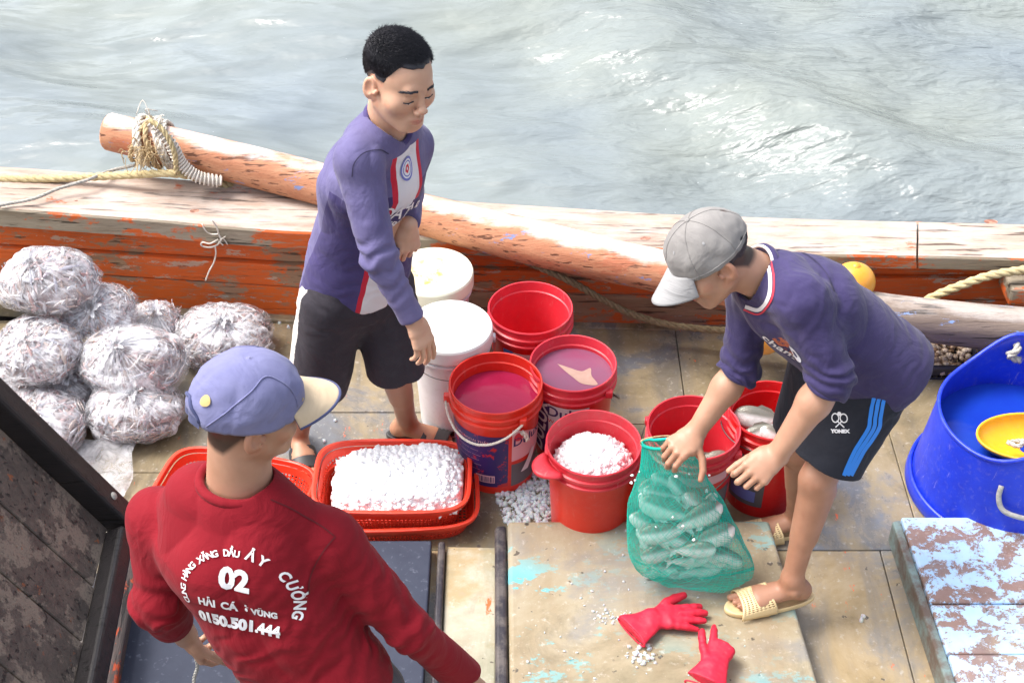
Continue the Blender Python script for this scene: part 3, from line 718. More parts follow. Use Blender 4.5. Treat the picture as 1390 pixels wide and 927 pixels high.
# tilted open lid at the lower left, hinged along its right edge
LA = thing('open_hatch_lid', (-.85, 2.5, .06), 'dark planked hatch lid propped open at the lower left corner with black edge beams', 'hatch lid')
Bc = W(165, 714, y=2.98); Ac = W(-10, 548, y=2.98); Cc = W(122, 930, z=Bc[2]); 
ex = nrm(Ac - Bc); ey = A(0, -1, 0); ey = nrm(Cc - Bc); ey = nrm(ey - ex * (ey @ ex) * 0); en = nrm(np.cross(ey, ex)); en = en if en[2] > 0 else -en
Lx, Ly = .95, 1.35
def qbeam(p, q, r, name, mat='beam_dark', bev=.014):
    ax = nrm(q - p); s = nrm(np.cross(ax, en)); Rm = np.stack([ax, s, en], 1); V, Fc = box((p + q) / 2, (np.linalg.norm(q - p) / 2, r[0], r[1]), Rm)
    o = obj(name, V, Fc, mat, LA, smooth=False); mod(o, 'BEVEL', width=bev, segments=3, limit_method='ANGLE'); return o
qbeam(Bc - ey * .02 + ex * -.03, Bc + ex * Lx - ey * .02, (.040, .045), 'edge_beam')
qbeam(Bc + ey * .03, Bc + ey * Ly, (.034, .036), 'edge_beam')
u0 = .035
k = 0; v = .022
for w_ in (.235, .20, .25, .22, .3):
    p = Bc + ey * (v + w_ / 2 + .0) - en * .035
    # planks run along ex
    ax = ex; s = nrm(ey - ex * (ey @ ex)); Rm = np.stack([ax, s, en], 1); V, Fc = box(p + ex * (u0 + Lx / 2), (Lx / 2, w_ / 2 * abs(ey @ s) - .003, .012), Rm)
    o = obj('plank', V, Fc, 'lid_planks', LA, smooth=False); mod(o, 'BEVEL', width=.003, segments=1, limit_method='ANGLE'); v += w_
ss = nrm(np.cross(ey, A(0, 0, 1))); 
def strip(px0, px1, z, name, mat, w, h):
    p = W(*px0, z=z); q = W(*px1, z=z); d = nrm(q - p); s = nrm(np.cross(d, [0, 0, 1])); 
    P = [p - s * w, p + s * w, q + s * w, q - s * w]
    if np.cross(P[1][:2] - P[0][:2], P[2][:2] - P[1][:2]) < 0: P = P[::-1]
    V, Fc = slab(P, 0, h); o = obj(name, V, Fc, mat, LA, smooth=False); mod(o, 'BEVEL', width=.006, segments=2, limit_method='ANGLE')
strip((181, 752), (146, 940), .10, 'coaming', 'strip_orange', .020, .10)
V, Fc = slab([(Cc[0] - .28, 1.6), (Cc[0] - .03, 1.6), (Bc[0] - .06, 2.93), (Bc[0] - .30, 2.93)], 0, .05); obj('coaming', V, Fc, 'edge_dark', LA, smooth=False)
for px, py in [(150, 663), (163, 745)]:
    c = W(px, py, y=2.9 if py < 700 else 2.75); 
bolt = MB()
for t_, ax_ in ((.10, ex),):
    c = Bc + ex * t_ * 1 + en * .046 - ey * .02; V, Fc = lathe([(0, .004), (.011, .004), (.013, 0)], 12); Rm = np.stack([ex, nrm(np.cross(en, ex)), en], 1); obj('bolt', V @ Rm.T + c, Fc, 'cord_grey', LA)

# ================================================================== BUCKETS
def bucket(rim_px, width_px, name, label, body, rim, level=None, group='buckets standing on the deck', lid=None, h=.375, taper=.87, wrib=True, handle=None, flip=False):
    c = W(*rim_px, z=h); dep = c[1] * math.cos(CP) + (CH - c[2]) * math.sin(CP); r = width_px / 2 * dep / CF
    t = thing(name, (c[0], c[1], 0), label, 'bucket', group); b0 = A(c[0], c[1], 0); rb = r * taper * .96
    rr_ = lambda z: lerp(rb, r * .965, z / h)
    prof = [(0, .008), (rb * .96, .008), (rb, .0), (rb + .001, .012)] + [(rr_(z), z) for z in np.linspace(.03, h - .075, 8)]
    q = r - .006
    prof += [(q + .006, h - .070), (q + .009, h - .067), (q + .009, h - .060), (q + .002, h - .057), (q + .001, h - .047), (q + .0075, h - .044), (q + .008, h - .034), (q + .001, h - .031), (q + .000, h - .010), (q + .005, h - .008), (r, h - .002), (r - .002, h + .001), (r - .006, h), (r - .008, h - .012), (r - .010, h - .034), (r - .014, h - .037), (rr_(h - .052) - .006, h - .052)]
    prof += [(rr_(z) - .005, z) for z in np.linspace(h - .07, .03, 6)] + [(rb - .01, .014), (0, .014)]
    nsplit = 12
    V, Fc = lathe(prof[:nsplit + 1], 72, b0); obj('bucket_wall', V, Fc, body, t, sharp=28)
    V, Fc = lathe(prof[nsplit:], 72, b0); obj('bucket_rim', V, Fc, rim, t, sharp=28)
    V, Fc = lathe([(rr_(.03) - .0045, .02), (rr_(h - .06) - .0045, h - .053)], 72, b0)
    if lid:
        lp = [(r + .006, h - .045), (r + .009, h - .04), (r + .009, h + .004), (r + .005, h + .011), (r - .006, h + .011), (r - .012, h + .004), (r - .02, h + .002), (0, h + .003)]
        V, Fc = lathe(lp, 96, b0); o = obj('lid', V, Fc, lid, t, sharp=28); o.location = (0, 0, 0)
    if level is not None:
        mt, z = level; V, Fc = disc(b0 + A(0, 0, z), rr_(z) - .006, 64, 6); obj('contents', V, Fc, mt, t)
    if handle:
        mt, a0, drop, rad = handle[:4]; swp = R(handle[4]) if len(handle) > 4 else math.pi; P = []
        for q in np.linspace(0, 1, 25):
            a = a0 + swp * q; rz = h - .05 - drop * math.sin(math.pi * q); k = r + .012 + .006 * math.sin(math.pi * q)
            P.append(b0 + A(k * math.cos(a), k * math.sin(a), rz))
        if mt == 'rope': mb = rope_vf(P, rad); obj('handle', *mb.vf(), 'rope_white', t)
        else: obj('handle', *tube(P, rad, 6), mt, t)
        for a in (a0, a0 + swp):
            V, Fc = box(b0 + A((r + .006) * math.cos(a), (r + .006) * math.sin(a), h - .05), (.012, .012, .014)); o = obj('handle_lug', V, Fc, rim, t); mod(o, 'BEVEL', width=.004, segments=2)
    return t, b0, r, rr_
def patch(b0, rr_, a0, a1, z0, z1, mat, name, par, off=.0012, top=None):
    n = 28
    def fn(u, v):
        a = R(a0) + R(a1 - a0) * u; zt = z1 if top is None else lerp(z1, top, u); z = z0 + (zt - z0) * v; r = rr_(z) + off + .0002
        return b0[0] + r * np.cos(a), b0[1] + r * np.sin(a), z
    V, Fc = gridsurf(fn, n, 8); return obj(name, V, Fc, mat, par)
def btext(s, size, ang, z, b0, rr_, mat, par, rot=0, bold=.0, off=.0022, name='lettering', sx=1.):
    V2, F2 = text_mesh(s, size, bold, sx=sx); c, s_ = math.cos(R(rot)), math.sin(R(rot)); X = V2[:, 0] * c - V2[:, 1] * s_; Y = V2[:, 0] * s_ + V2[:, 1] * c
    zz = z + Y; r = rr_(zz) + off; a = R(ang) + X / r
    V = np.stack([b0[0] + r * np.cos(a), b0[1] + r * np.sin(a), zz], 1); return obj(name, V, F2, mat, par, smooth=False)
# white lidded pair
tw1, *_ = bucket((588, 371), 103, 'lidded_bucket', 'white lidded bucket at the rail, yellow stains on its lid', 'bucket_white', 'bucket_white', lid='lid_stained', group='white buckets with lids', h=.40)
tw2, *_ = bucket((611, 446), 109, 'lidded_bucket', 'white lidded bucket with clean lid under the standing man\'s hand', 'bucket_white', 'bucket_white', lid='lid_white', group='white buckets with lids', h=.40, handle=('wire', R(185), .05, .0015))
# empty red
t, b0, r, rr_ = bucket((720, 417), 116, 'red_bucket', 'empty red bucket nearest the rail with light blue and white label', 'bucket_red', 'rim_pinkred', group='red plastic buckets')
patch(b0, rr_, 228, 305, .15, .275, 'label_white', 'label', t); patch(b0, rr_, 228, 244, .152, .28, 'label_blue', 'label', t, .0018)
btext('KOVA', .075, 275, .215, b0, rr_, 'label_blue', t, bold=.002); btext('✦', .05, 236, .22, b0, rr_, 'label_white', t, off=.003)
V, Fc = box(b0 + A(.05, -.07, .05), (.03, .012, .008))
# water + squid bits
t, b0, r, rr_ = bucket((778, 492), 119, 'red_bucket', 'red bucket of murky water with a pale bit under the surface, behind the ice bucket', 'bucket_red', 'rim_pinkred', ('brine_mauve', .325), group='red plastic buckets', handle=('wire', R(-40), .17, .0022))
patch(b0, rr_, 190, 232, .05, .29, 'label_navy', 'label', t); patch(b0, rr_, 232, 292, .12, .29, 'label_white', 'label', t)
patch(b0, rr_, 232, 262, .05, .12, 'label_grey', 'label', t)
btext('DULUX', .075, 216, .17, b0, rr_, 'label_white', t, rot=80, bold=.002); btext('Dulux', .062, 262, .26, b0, rr_, 'label_navy', t, bold=.001); btext('Weathershield', .024, 262, .215, b0, rr_, 'bucket_red', t)
def sheet(P, h=.004):
    P = np.array(P); c = P.mean(0); n = len(P); return np.vstack([P, c + A(0, 0, h)]), [(i, (i + 1) % n, n) for i in range(n)]
V, Fc = sheet(catmull([b0 + A(x, y, .3262) for x, y in [(-.05, .05), (-.01, .03), (.03, .012), (.06, .028), (.062, -.01), (.08, -.055), (.03, -.05), (.0, -.018), (-.03, .02), (-.05, .05)]], 5)[:-1], .0005)
o = obj('squid_scrap', V, Fc, M('pale_scrap', lambda b: b.bsdf(b.mix(b.noise(40), (.34, .19, .15), (.48, .33, .26)), .3))); tag(o, 'pale yellowish scrap floating in the murky bucket water', 'scrap')
# crimson water with big navy label
t, b0, r, rr_ = bucket((673, 519), 128, 'red_bucket', 'red bucket full of crimson water with navy label and rope handle', 'bucket_scarlet', 'bucket_scarlet', ('brine_crimson', .315), group='red plastic buckets', handle=('rope', R(186), .075, .0045, 118), h=.385)
patch(b0, rr_, 190, 287, .035, .275, 'label_navy_scuffed', 'label', t); patch(b0, rr_, 292, 350, .15, .30, 'label_pink', 'label', t, top=.22); patch(b0, rr_, 292, 350, .03, .135, 'label_grey', 'label', t, top=.12)
for i in range(7):
    btext(['SƠN NƯỚC NGOẠI THẤT', 'bảo vệ bề mặt chống nóng', 'lau chùi hiệu quả tối đa', 'màu sắc bền đẹp', 'diện tích phủ 12 m²', 'pha loãng với nước sạch', 'khuấy đều trước khi dùng'][i] if i in (0,) else '— ——— ——', .014, 225 + 3 * (i % 2), .245 - .022 * i, b0, rr_, 'label_pink', t, sx=1.1)
patch(b0, rr_, 240, 268, .055, .09, 'label_pink', 'barcode', t, .002)
for i in range(12):
    a = 241.5 + i * 2.2; patch(b0, rr_, a, a + (.9 if i % 3 else 1.4), .060, .086, 'label_navy', 'barcode_bar', t, .003)
btext('Dulux', .05, 318, .235, b0, rr_, 'label_navy', t, bold=.001); btext('●', .05, 302, .255, b0, rr_, 'print_red', t)
V, Fc = gridsurf(lambda u, v: (b0[0] + (rr_(.16) + .004) * np.cos(R(322) + (u - .5) * .22 + (v - .5) * .35), b0[1] + (rr_(.16) + .004) * np.sin(R(322) + (u - .5) * .22 + (v - .5) * .35), .09 + .075 * v), 4, 4); obj('sticker', V, Fc, 'label_white', t)
V, Fc = rope_vf([b0 + A(r * math.cos(R(300)) * 1.07, r * math.sin(R(300)) * 1.07, .30 - .0), b0 + A(r * 1.12 * math.cos(R(304)), r * 1.12 * math.sin(R(304)), .285), b0 + A(r * 1.14 * math.cos(R(306)), r * 1.14 * math.sin(R(306)), .262)], .008).vf(); obj('rope_knot', V, Fc, 'rope_white', t)
# ice bucket
tI, bI, rI, rrI = bucket((806, 600), 131, 'red_bucket', 'plain scarlet bucket heaped with crushed ice, with a side lip', 'bucket_scarlet', 'rim_pinkred', group='red plastic buckets', h=.36)
lipP = [bI + A(rI * math.cos(a), rI * math.sin(a), .30) for a in np.linspace(R(196), R(222), 8)]
def lipf(u, v):
    a = R(190) + R(38) * u; k = np.sin(np.pi * u) ** .7 * .058 * v; return bI[0] + (rI + .004 + k) * np.cos(a), bI[1] + (rI + .004 + k) * np.sin(a), .322 - .0 * v + .006 * np.sin(v * 3)
o = obj('side_lip', *gridsurf(lipf, 16, 5), 'rim_pinkred', tI); mod(o, 'SOLIDIFY', thickness=.012)
# fish buckets
tF1, bF1, rF1, rrF1 = bucket((942, 579), 128, 'red_bucket', 'red bucket with two fish inside, behind the green net bag', 'bucket_red', 'rim_pinkred', ('water_red_bottom' if False else 'bucket_red', .14), group='red plastic buckets', handle=('wire', R(150), .12, .002))
patch(bF1, rrF1, 262, 330, .04, .20, 'label_grey', 'label', tF1)
patch(bF1, rrF1, 222, 318, .245, .285, 'label_pink', 'label', tF1)
tF2, bF2, rF2, rrF2 = bucket((1049, 556), 120, 'red_bucket', 'red bucket of pale fish between the bending man\'s arm and legs', 'bucket_red', 'bucket_red', ('bucket_red', .22), group='red plastic buckets', handle=('wire', R(75), .01, .002))
patch(bF2, rrF2, 200, 262, .05, .27, 'label_grey', 'label', tF2); btext('Dulux', .05, 232, .2, bF2, rrF2, 'label_white', tF2); patch(bF2, rrF2, 205, 250, .07, .12, 'print_blue', 'label', tF2, .002)

# ================================================================== ICE
def chunks(pts, sizes, mat, name, parent=None, label=None, sub=1, kind='stuff', jit=.42):
    bm = bmesh.new(); bmesh.ops.create_icosphere(bm, subdivisions=sub, radius=1); B0 = np.array([v.co[:] for v in bm.verts]); BF = np.array([[v.index for v in f.verts] for f in bm.faces]); bm.free()
    n = len(pts); V = B0[None] * (1 + jit * (RNG.random((n, len(B0), 1)) - .5) * 2) * (np.asarray(sizes)[:, None, None] * (1 + .5 * (RNG.random((n, 1, 3)) - .5)))
    V = V + np.asarray(pts)[:, None]; Fc = BF[None] + (np.arange(n) * len(B0))[:, None, None]
    o = obj(name, V.reshape(-1, 3), Fc.reshape(-1, 3), mat, parent, smooth=False, kind=None); 
    if kind: o['kind'] = kind
    if label: tag(o, label, 'ice')
    return o
def heap(cx, cy, rx, ry, z0, hz, n, name, label, sq=2., sz=(.003, .008), shift=(0, 0), tilt=(0, 0)):
    def H(x, y):
        q = (np.abs((x - shift[0]) / rx) ** sq + np.abs((y - shift[1]) / ry) ** sq); q = np.clip(q, 0, 1)
        return z0 + hz * (1 - q ** 1.6) + tilt[0] * x / rx + tilt[1] * y / ry + .006 * vn(x * 28 + 3, y * 28, x * 0 + 2.) + .004 * vn(x * 70, y * 70, x * 0)
    nx = 60; u = np.linspace(-1, 1, nx); X, Y = np.meshgrid(u, u, indexing='ij')
    k = np.maximum(np.abs(X), np.abs(Y)) / (np.abs(X) ** sq + np.abs(Y) ** sq + 1e-9) ** (1 / sq); x = X * rx * np.where(k > 0, k, 0); y = Y * ry * np.where(k > 0, k, 0)
    Z = H(x, y); V = np.stack([cx + x, cy + y, Z], -1).reshape(-1, 3); i, j = np.meshgrid(np.arange(nx - 1), np.arange(nx - 1), indexing='ij'); q = (i * nx + j).ravel()
    t = thing(name, (cx, cy, z0), label, 'ice'); t['kind'] = 'stuff'
    obj('ice_mass', V, np.stack([q, q + nx, q + nx + 1, q + 1], 1), 'ice', t)['kind'] = 'stuff'
    a = RNG.random(n) * 6.2832; rr0 = np.sqrt(RNG.random(n)); px = np.cos(a) * rr0 * rx * .99; py = np.sin(a) * rr0 * ry * .99
    if sq > 2.5: px = (RNG.random(n) * 2 - 1) * rx * .97; py = (RNG.random(n) * 2 - 1) * ry * .97
    s = sz[0] + (sz[1] * 1.5 - sz[0]) * RNG.random(n) ** 3; chunks(np.stack([cx + px, cy + py, H(px, py) + s * .2], 1), s, 'ice', 'ice_pieces', t)
    return t
heap(bI[0], bI[1], rrI(.27) - .012, rrI(.27) - .012, .245, .085, 2200, 'crushed_ice', 'white crushed ice heaped in the plain scarlet bucket')
def scatter(cx, cy, rx, ry, n, z, label, sz=(.004, .014), name='spilled_ice'):
    a = RNG.random(n) * 6.2832; q = RNG.random(n) ** .7; p = np.stack([cx + np.cos(a) * q * rx, cy + np.sin(a) * q * ry, np.zeros(n)], 1); s = sz[0] + (sz[1] - sz[0]) * RNG.random(n) ** 2; p[:, 2] = z + s * .5
    o = chunks(p, s, 'ice_melting', name, None, label); return o
c = W(716, 678, z=0); scatter(c[0], c[1], .10, .15, 900, 0, 'melting ice spilled on the deck between the label bucket and ice bucket', (.003, .011))
c = W(868, 888, z=zA); scatter(c[0], c[1], .040, .045, 40, zA, 'small ice chips on the hatch beside the lower glove', (.002, .011))
c = W(840, 845, z=zA); scatter(c[0] - .02, c[1] + .02, .07, .035, 60, zA, 'thin ice crumbs on the hatch above the upper glove cuff', (.0015, .005))
c = W(925, 660, z=zA); 
pts_i = [W(x, y, z=0) for x, y in [(433, 549), (455, 572), (440, 600), (380, 440), (392, 446), (1172, 838), (1168, 843), (890, 330)][:7]]
o = chunks(np.array([p + A(0, 0, .005) for p in pts_i]), np.full(7, .009), 'ice_melting', 'ice_crumb', None, 'single ice crumbs scattered about the deck boards')
pts_i = [W(RNG.uniform(700, 1050), RNG.uniform(712, 925), z=zA) for _ in range(60)]; o = chunks(np.array(pts_i) + A(0, 0, .002), RNG.uniform(.0015, .005, 60), 'ice_melting', 'ice_crumb', None, 'tiny wet ice crumbs strewn over the tan hatch cover')

# ================================================================== BASKETS
def basket(c, lx, ly, h, rot, label, name='plastic_basket', flare=.86, pitch=.0135, tilt=0, mat='basket_red', group=None, z=0., hole=.62, cat='basket', corner=4.5):
    t = thing(name, (c[0], c[1], z), label, cat, group); cr, sr = math.cos(R(rot)), math.sin(R(rot)); 
    def per(u, sc):   # rounded rectangle (superellipse) outline
        a = u * 2 * math.pi; ca, sa = np.cos(a), np.sin(a); k = (np.abs(ca) ** corner + np.abs(sa) ** corner) ** (-1 / corner)
        return ca * k * lx / 2 * sc, sa * k * ly / 2 * sc
    # arc length table so that holes are even
    uu = np.linspace(0, 1, 2001); X, Y = per(uu, 1); S = np.r_[0, np.cumsum(np.hypot(np.diff(X), np.diff(Y)))]; L = S[-1]
    n = int(L / pitch); ss = []
    for i in range(n): ss += [i / n, (i + hole) / n]
    u = np.interp(np.array(ss) * L, S, uu)
    rows = int((h - .05) / pitch); vz = [0.]
    for j in range(rows): vz += [.012 + j * pitch, .012 + (j + hole) * pitch]
    vz += [h - .035, h - .018]; vz = np.array(sorted(vz)); 
    def place(x, y, zz):
        zz = zz + y * math.sin(R(tilt)); return np.stack([c[0] + x * cr - y * sr, c[1] + x * sr + y * cr, z + zz], -1)
    V = []; 
    for zz in vz:
        sc = lerp(flare, 1., zz / h); x, y = per(u, sc); V.append(place(x, y, zz + 0 * x))
    V = np.vstack(V); m = len(u); Fc = []
    for j in range(len(vz) - 1):
        for i in range(m):
            if j % 2 == 1 and i % 2 == 0 and j < 2 * rows: continue
            Fc.append((j * m + i, j * m + (i + 1) % m, (j + 1) * m + (i + 1) % m, (j + 1) * m + i))
    o = obj('lattice_wall', V, Fc, mat, t, smooth=False); mod(o, 'SOLIDIFY', thickness=.003, offset=0)
    # rim: rolled lip
    prof = [(0, -.016), (.010, -.015), (.014, -.005), (.013, .001), (.006, .004), (0, .002), (-.002, -.016)]; U = np.linspace(0, 1, 121)[:-1]; V = []; 
    for dx, dz in prof:
        x, y = per(U, 1.); k = 1 + dx / (np.hypot(x, y)); V.append(place(x * k, y * k, h + dz + 0 * x))
    V = np.vstack(V); m = 120; Fc = [(j * m + i, j * m + (i + 1) % m, ((j + 1) % 7) * m + (i + 1) % m, ((j + 1) % 7) * m + i) for j in range(7) for i in range(m)]
    obj('rim', V, Fc, mat, t, sharp=50)
    # floor lattice
    nx, ny = int(lx * flare / pitch), int(ly * flare / pitch); xs = []; ys = []
    for i in range(nx): xs += [(i / nx - .5), ((i + hole) / nx - .5)]
    for i in range(ny): ys += [(i / ny - .5), ((i + hole) / ny - .5)]
    xs.append(.5); ys.append(.5); xs, ys = np.array(xs) * lx * flare, np.array(ys) * ly * flare; X, Y = np.meshgrid(xs, ys, indexing='ij')
    q = (np.abs(X / (lx / 2 * flare)) ** corner + np.abs(Y / (ly / 2 * flare)) ** corner); V = place(X, Y, .006 + 0 * X).reshape(-1, 3); mm = len(ys); Fc = []
    for i in range(len(xs) - 1):
        for j in range(mm - 1):
            if (i % 2 == 0 and j % 2 == 0) or max(q[i, j], q[i + 1, j + 1], q[i + 1, j], q[i, j + 1]) > 1.02: continue
            Fc.append((i * mm + j, (i + 1) * mm + j, (i + 1) * mm + j + 1, i * mm + j + 1))
    o = obj('lattice_floor', V, Fc, mat, t, smooth=False); mod(o, 'SOLIDIFY', thickness=.003, offset=0)
    return t
ctr = W(533, 650, z=.125); 
basket(A(ctr[0] + .022, ctr[1] - .018), .495, .315, .080, 3, 'red lattice basket nested under the ice basket, sticking out to the right', group='red plastic lattice baskets', flare=.88)
basket(A(ctr[0], ctr[1]), .49, .315, .12, 0, 'red lattice basket heaped with crushed ice in front of the standing man', group='red plastic lattice baskets', z=.022)
heap(ctr[0] + .015, ctr[1], .215, .140, .095, .075, 4200, 'crushed_ice', 'bright white crushed ice filling the front lattice basket', 4.2, (.003, .0085), tilt=(.016, .004))
c2 = W(318, 655, z=.12); basket(A(c2[0], c2[1] - .02), .49, .30, .12, -13, 'empty red lattice basket behind the man in the red shirt', group='red plastic lattice baskets')
# shrimp crate under the grey beam
c3 = W(1277, 474, z=.10); basket(A(c3[0] - .02, 3.985), .34, .22, .085, 0, 'small dark crate of shellfish under the grey beam', name='shellfish_crate', flare=.82, pitch=.022, mat='crate_dark', hole=.8, cat='crate', group=None)
n = 260; p = np.stack([c3[0] - .02 + RNG.uniform(-.14, .14, n), 3.985 + RNG.uniform(-.092, .092, n), RNG.uniform(.02, .062, n)], 1)
M('shellfish', lambda b: b.bsdf(b.mix(b.n('NewGeometry').outputs['Random Per Island'], (.62, .52, .42), (.26, .15, .08)), .35)); o = chunks(p, RNG.uniform(.009, .016, n), 'shellfish', 'shellfish', None, None, jit=.15); tag(o, 'brown and cream shellfish filling the small dark crate', 'shellfish')

# ================================================================== BAGS OF SMALL FISH
def spindles(C, T, N, L, Wd, mat, name, parent, kind='stuff'):
    """many small fish: C centres, T direction, N outward normal"""
    prof = [(-.5, .04), (-.36, .55), (-.1, 1.), (.18, .75), (.36, .22), (.42, .18), (.5, .55)]; k = 6; n = len(C)
    a = np.arange(k) / k * 6.2832; B = np.cross(T, N); V = []
    bend = RNG.uniform(-.25, .25, n)
    for t, r in prof:
        flat = .45 if t < .4 else .12
        V.append(C[:, None] + (T * (L * t)[:, None])[:, None] + B[:, None] * (bend * L * t * t * 2)[:, None, None] + (Wd * r)[:, None, None] * (np.cos(a)[None, :, None] * B[:, None] + flat * np.sin(a)[None, :, None] * N[:, None]))
    V = np.stack(V, 1); m = len(prof) * k; Fb = [(i * k + j, i * k + (j + 1) % k, (i + 1) * k + (j + 1) % k, (i + 1) * k + j) for i in range(len(prof) - 1) for j in range(k)]
    Fc = np.array(Fb)[None] + (np.arange(n) * m)[:, None, None]; o = obj(name, V.reshape(-1, 3), Fc.reshape(-1, 4), mat, parent)
    if kind: o['kind'] = kind
    return o
def fishbag(px, py, z, wpx, hpx, label, tie=(.1, -.25, .95), seed=0, y=None):
    c = W(px, py, z=z); dep = c[1] * math.cos(CP) + (CH - c[2]) * math.sin(CP); rx = wpx / 2 * dep / CF; H_ = hpx / 2 * dep / CF
    rz = rx * .60; ry = math.sqrt(max(H_ ** 2 - (rz * .766) ** 2, (rx * .5) ** 2)) / .643; ry = min(ry, rx * 1.02); rz = min(rz, z + .02) if z < .15 else rz
    t = thing('fish_bag', (c[0], c[1], c[2] - rz), label, 'bag', 'clear plastic bags of small fish'); rs = np.random.default_rng(seed); Z_ = nrm(A(tie) + A(0, -.42, 0)); X_ = nrm(np.cross([0, 1, 0.2], Z_)); Y_ = np.cross(Z_, X_)
    S = A(rx, ry, rz)
    def surf(D, ex=0):      # D unit directions -> points on the sagging bag
        q = (np.abs(D) ** 2.4).sum(-1) ** (-1 / 2.4); P = D * q[..., None]; b = 1 + .09 * fbm(D + seed * 3.3, 1.5, 2) + .05 * fbm(D + seed, 4.5, 2) + ex; P = P * b[..., None] if np.ndim(b) else P * b
        P = P * S; P[..., 2] = np.where(P[..., 2] < 0, P[..., 2] * .88, P[..., 2]); P[..., :2] *= (1 - .16 * P[..., 2:] / S[2] * (P[..., 2:] > -.6 * S[2])); return P + c
    V, Fc = gridsurf(lambda u, v: tuple(np.moveaxis(surf(np.stack([np.cos(u * 6.2832) * np.sin(v * 3.1416), np.sin(u * 6.2832) * np.sin(v * 3.1416), np.cos(v * 3.1416)], -1), -.12), -1, 0)), 40, 24, True)
    obj('fish_mass', V, Fc, 'fish_mush', t)['kind'] = 'stuff'
    n = 520; D = rs.normal(size=(n, 3)); D /= np.linalg.norm(D, axis=1)[:, None]; D = D[(D[:, 2] > -.75)]; C = surf(D, -.095 + 0 * D[:, 0]); e = .02
    N = D / S; N /= np.linalg.norm(N, axis=1)[:, None]; T = rs.normal(size=D.shape); T -= N * (T * N).sum(1)[:, None]; T /= np.linalg.norm(T, axis=1)[:, None]
    N2 = N + .15 * rs.normal(size=N.shape); N2 -= T * (N2 * T).sum(1)[:, None]; N2 /= np.linalg.norm(N2, axis=1)[:, None]
    spindles(C, T, N2, rs.uniform(.045, .085, len(D)), rs.uniform(.005, .010, len(D)), 'small_fish', 'small_fish', t)
    # film with pleats running to the tie
    def film(u, v):
        a = u * 6.2832; ph = .02 + v * (math.pi - .02); L = np.stack([np.cos(a) * np.sin(ph), np.sin(a) * np.sin(ph), np.cos(ph)], -1); D = L[..., :1] * X_ + L[..., 1:2] * Y_ + L[..., 2:] * Z_
        pl = np.exp(-ph * 1.3); ex = .012 + pl * .055 * np.sin(a * 13 + 3 * np.sin(a * 3 + seed)) + .02 * fbm(D + seed, 6., 2) * 1.0
        P = surf(D, ex); P = P + Z_ * (np.exp(-(ph / .16) ** 2) * .018)[..., None]; return tuple(np.moveaxis(P, -1, 0))
    V, Fc = gridsurf(film, 120, 48, True); uu, vv = np.meshgrid(np.linspace(0, 1, 120, endpoint=False), np.linspace(0, 1, 49), indexing='ij')
    pol = np.stack([np.cos(uu * 6.2832) * .8, np.sin(uu * 6.2832) * .8, vv * 1.5 + seed], -1).reshape(-1, 3)
    obj('plastic_film', V, Fc, 'bag_film', t, attrs={'pl': (V - c) + seed, 'pol': pol, 'tw': (np.exp(-vv * 3.1416 / .95)).reshape(-1)})
    # knot and frill
    K = surf(Z_[None])[0] + Z_ * .014
    def frill(u, v):
        a = u * 6.2832; r = .005 + .026 * v ** 1.4 * (1 + .35 * np.sin(a * 5 + seed) + .2 * np.sin(a * 9)); hgt = .024 * v * (1 + .3 * np.sin(a * 3 + seed)) - .004
        P = K + (np.cos(a) * r)[..., None] * X_ + (np.sin(a) * r)[..., None] * Y_ + hgt[..., None] * Z_; return tuple(np.moveaxis(P, -1, 0))
    V, Fc = gridsurf(frill, 60, 6, True); obj('tied_neck', V, Fc, 'bag_film', t, attrs={'pl': (V - c) * 2 + seed, 'pol': (V - c) * 3, 'tw': np.ones(len(V))})
    return t
FB = [(183, 556, .095, 132, 84, 'bag of fish lying lowest in the front row, just left of the blue cap', (.1, .1, .95)), (57, 568, .105, 126, 92, 'bag of fish in the front left row behind the dark lid', (-.1, -.15, .95)),
      (88, 522, .10, 92, 74, 'bag of fish wedged low between the left stack and front row', (.3, 0, .9)), (2, 520, .10, 90, 78, 'bag of fish low at the left edge of the photo', (0, 0, 1)),
      (178, 487, .215, 142, 90, 'broad bag of fish resting on top of the front one near the blue cap', (-.12, -.05, .95)), (208, 437, .115, 72, 72, 'bag of fish mostly hidden beside the bulwark behind the stack', (.2, .2, .9)),
      (305, 454, .105, 134, 86, 'single bag of fish standing apart near the standing man\'s shorts', (.05, .0, .95)), (134, 421, .275, 98, 84, 'small bag of fish second from the top of the stack', (.05, -.25, .9)),
      (55, 471, .265, 120, 100, 'rounded bag of fish in the middle of the left stack', (-.1, -.1, .95)), (64, 379, .42, 132, 88, 'bag of fish on the very top of the stack by the bulwark', (-.15, .05, .95))]
for i, f in enumerate(FB): fishbag(*f[:5], f[5], f[6], i + 1)
# loose film on the deck
c = W(105, 648, z=.03)
def lf(u, v):
    x = (u - .5) * .34; y = (v - .5) * .34; P = np.stack([x, y, 0 * x], -1) + 3; return c[0] + x + .02 * vn(x * 9, y * 9, 0 * x), c[1] + y, .03 + .022 * fbm(P, 13., 3) * 1.0
V, Fc = gridsurf(lf, 50, 50); V[:, 2] = np.maximum(V[:, 2], .004); o = obj('plastic_sheet', V, Fc, 'loose_film'); tag(o, 'crumpled clear plastic bag lying flat on deck beside dark lid', 'plastic bag')

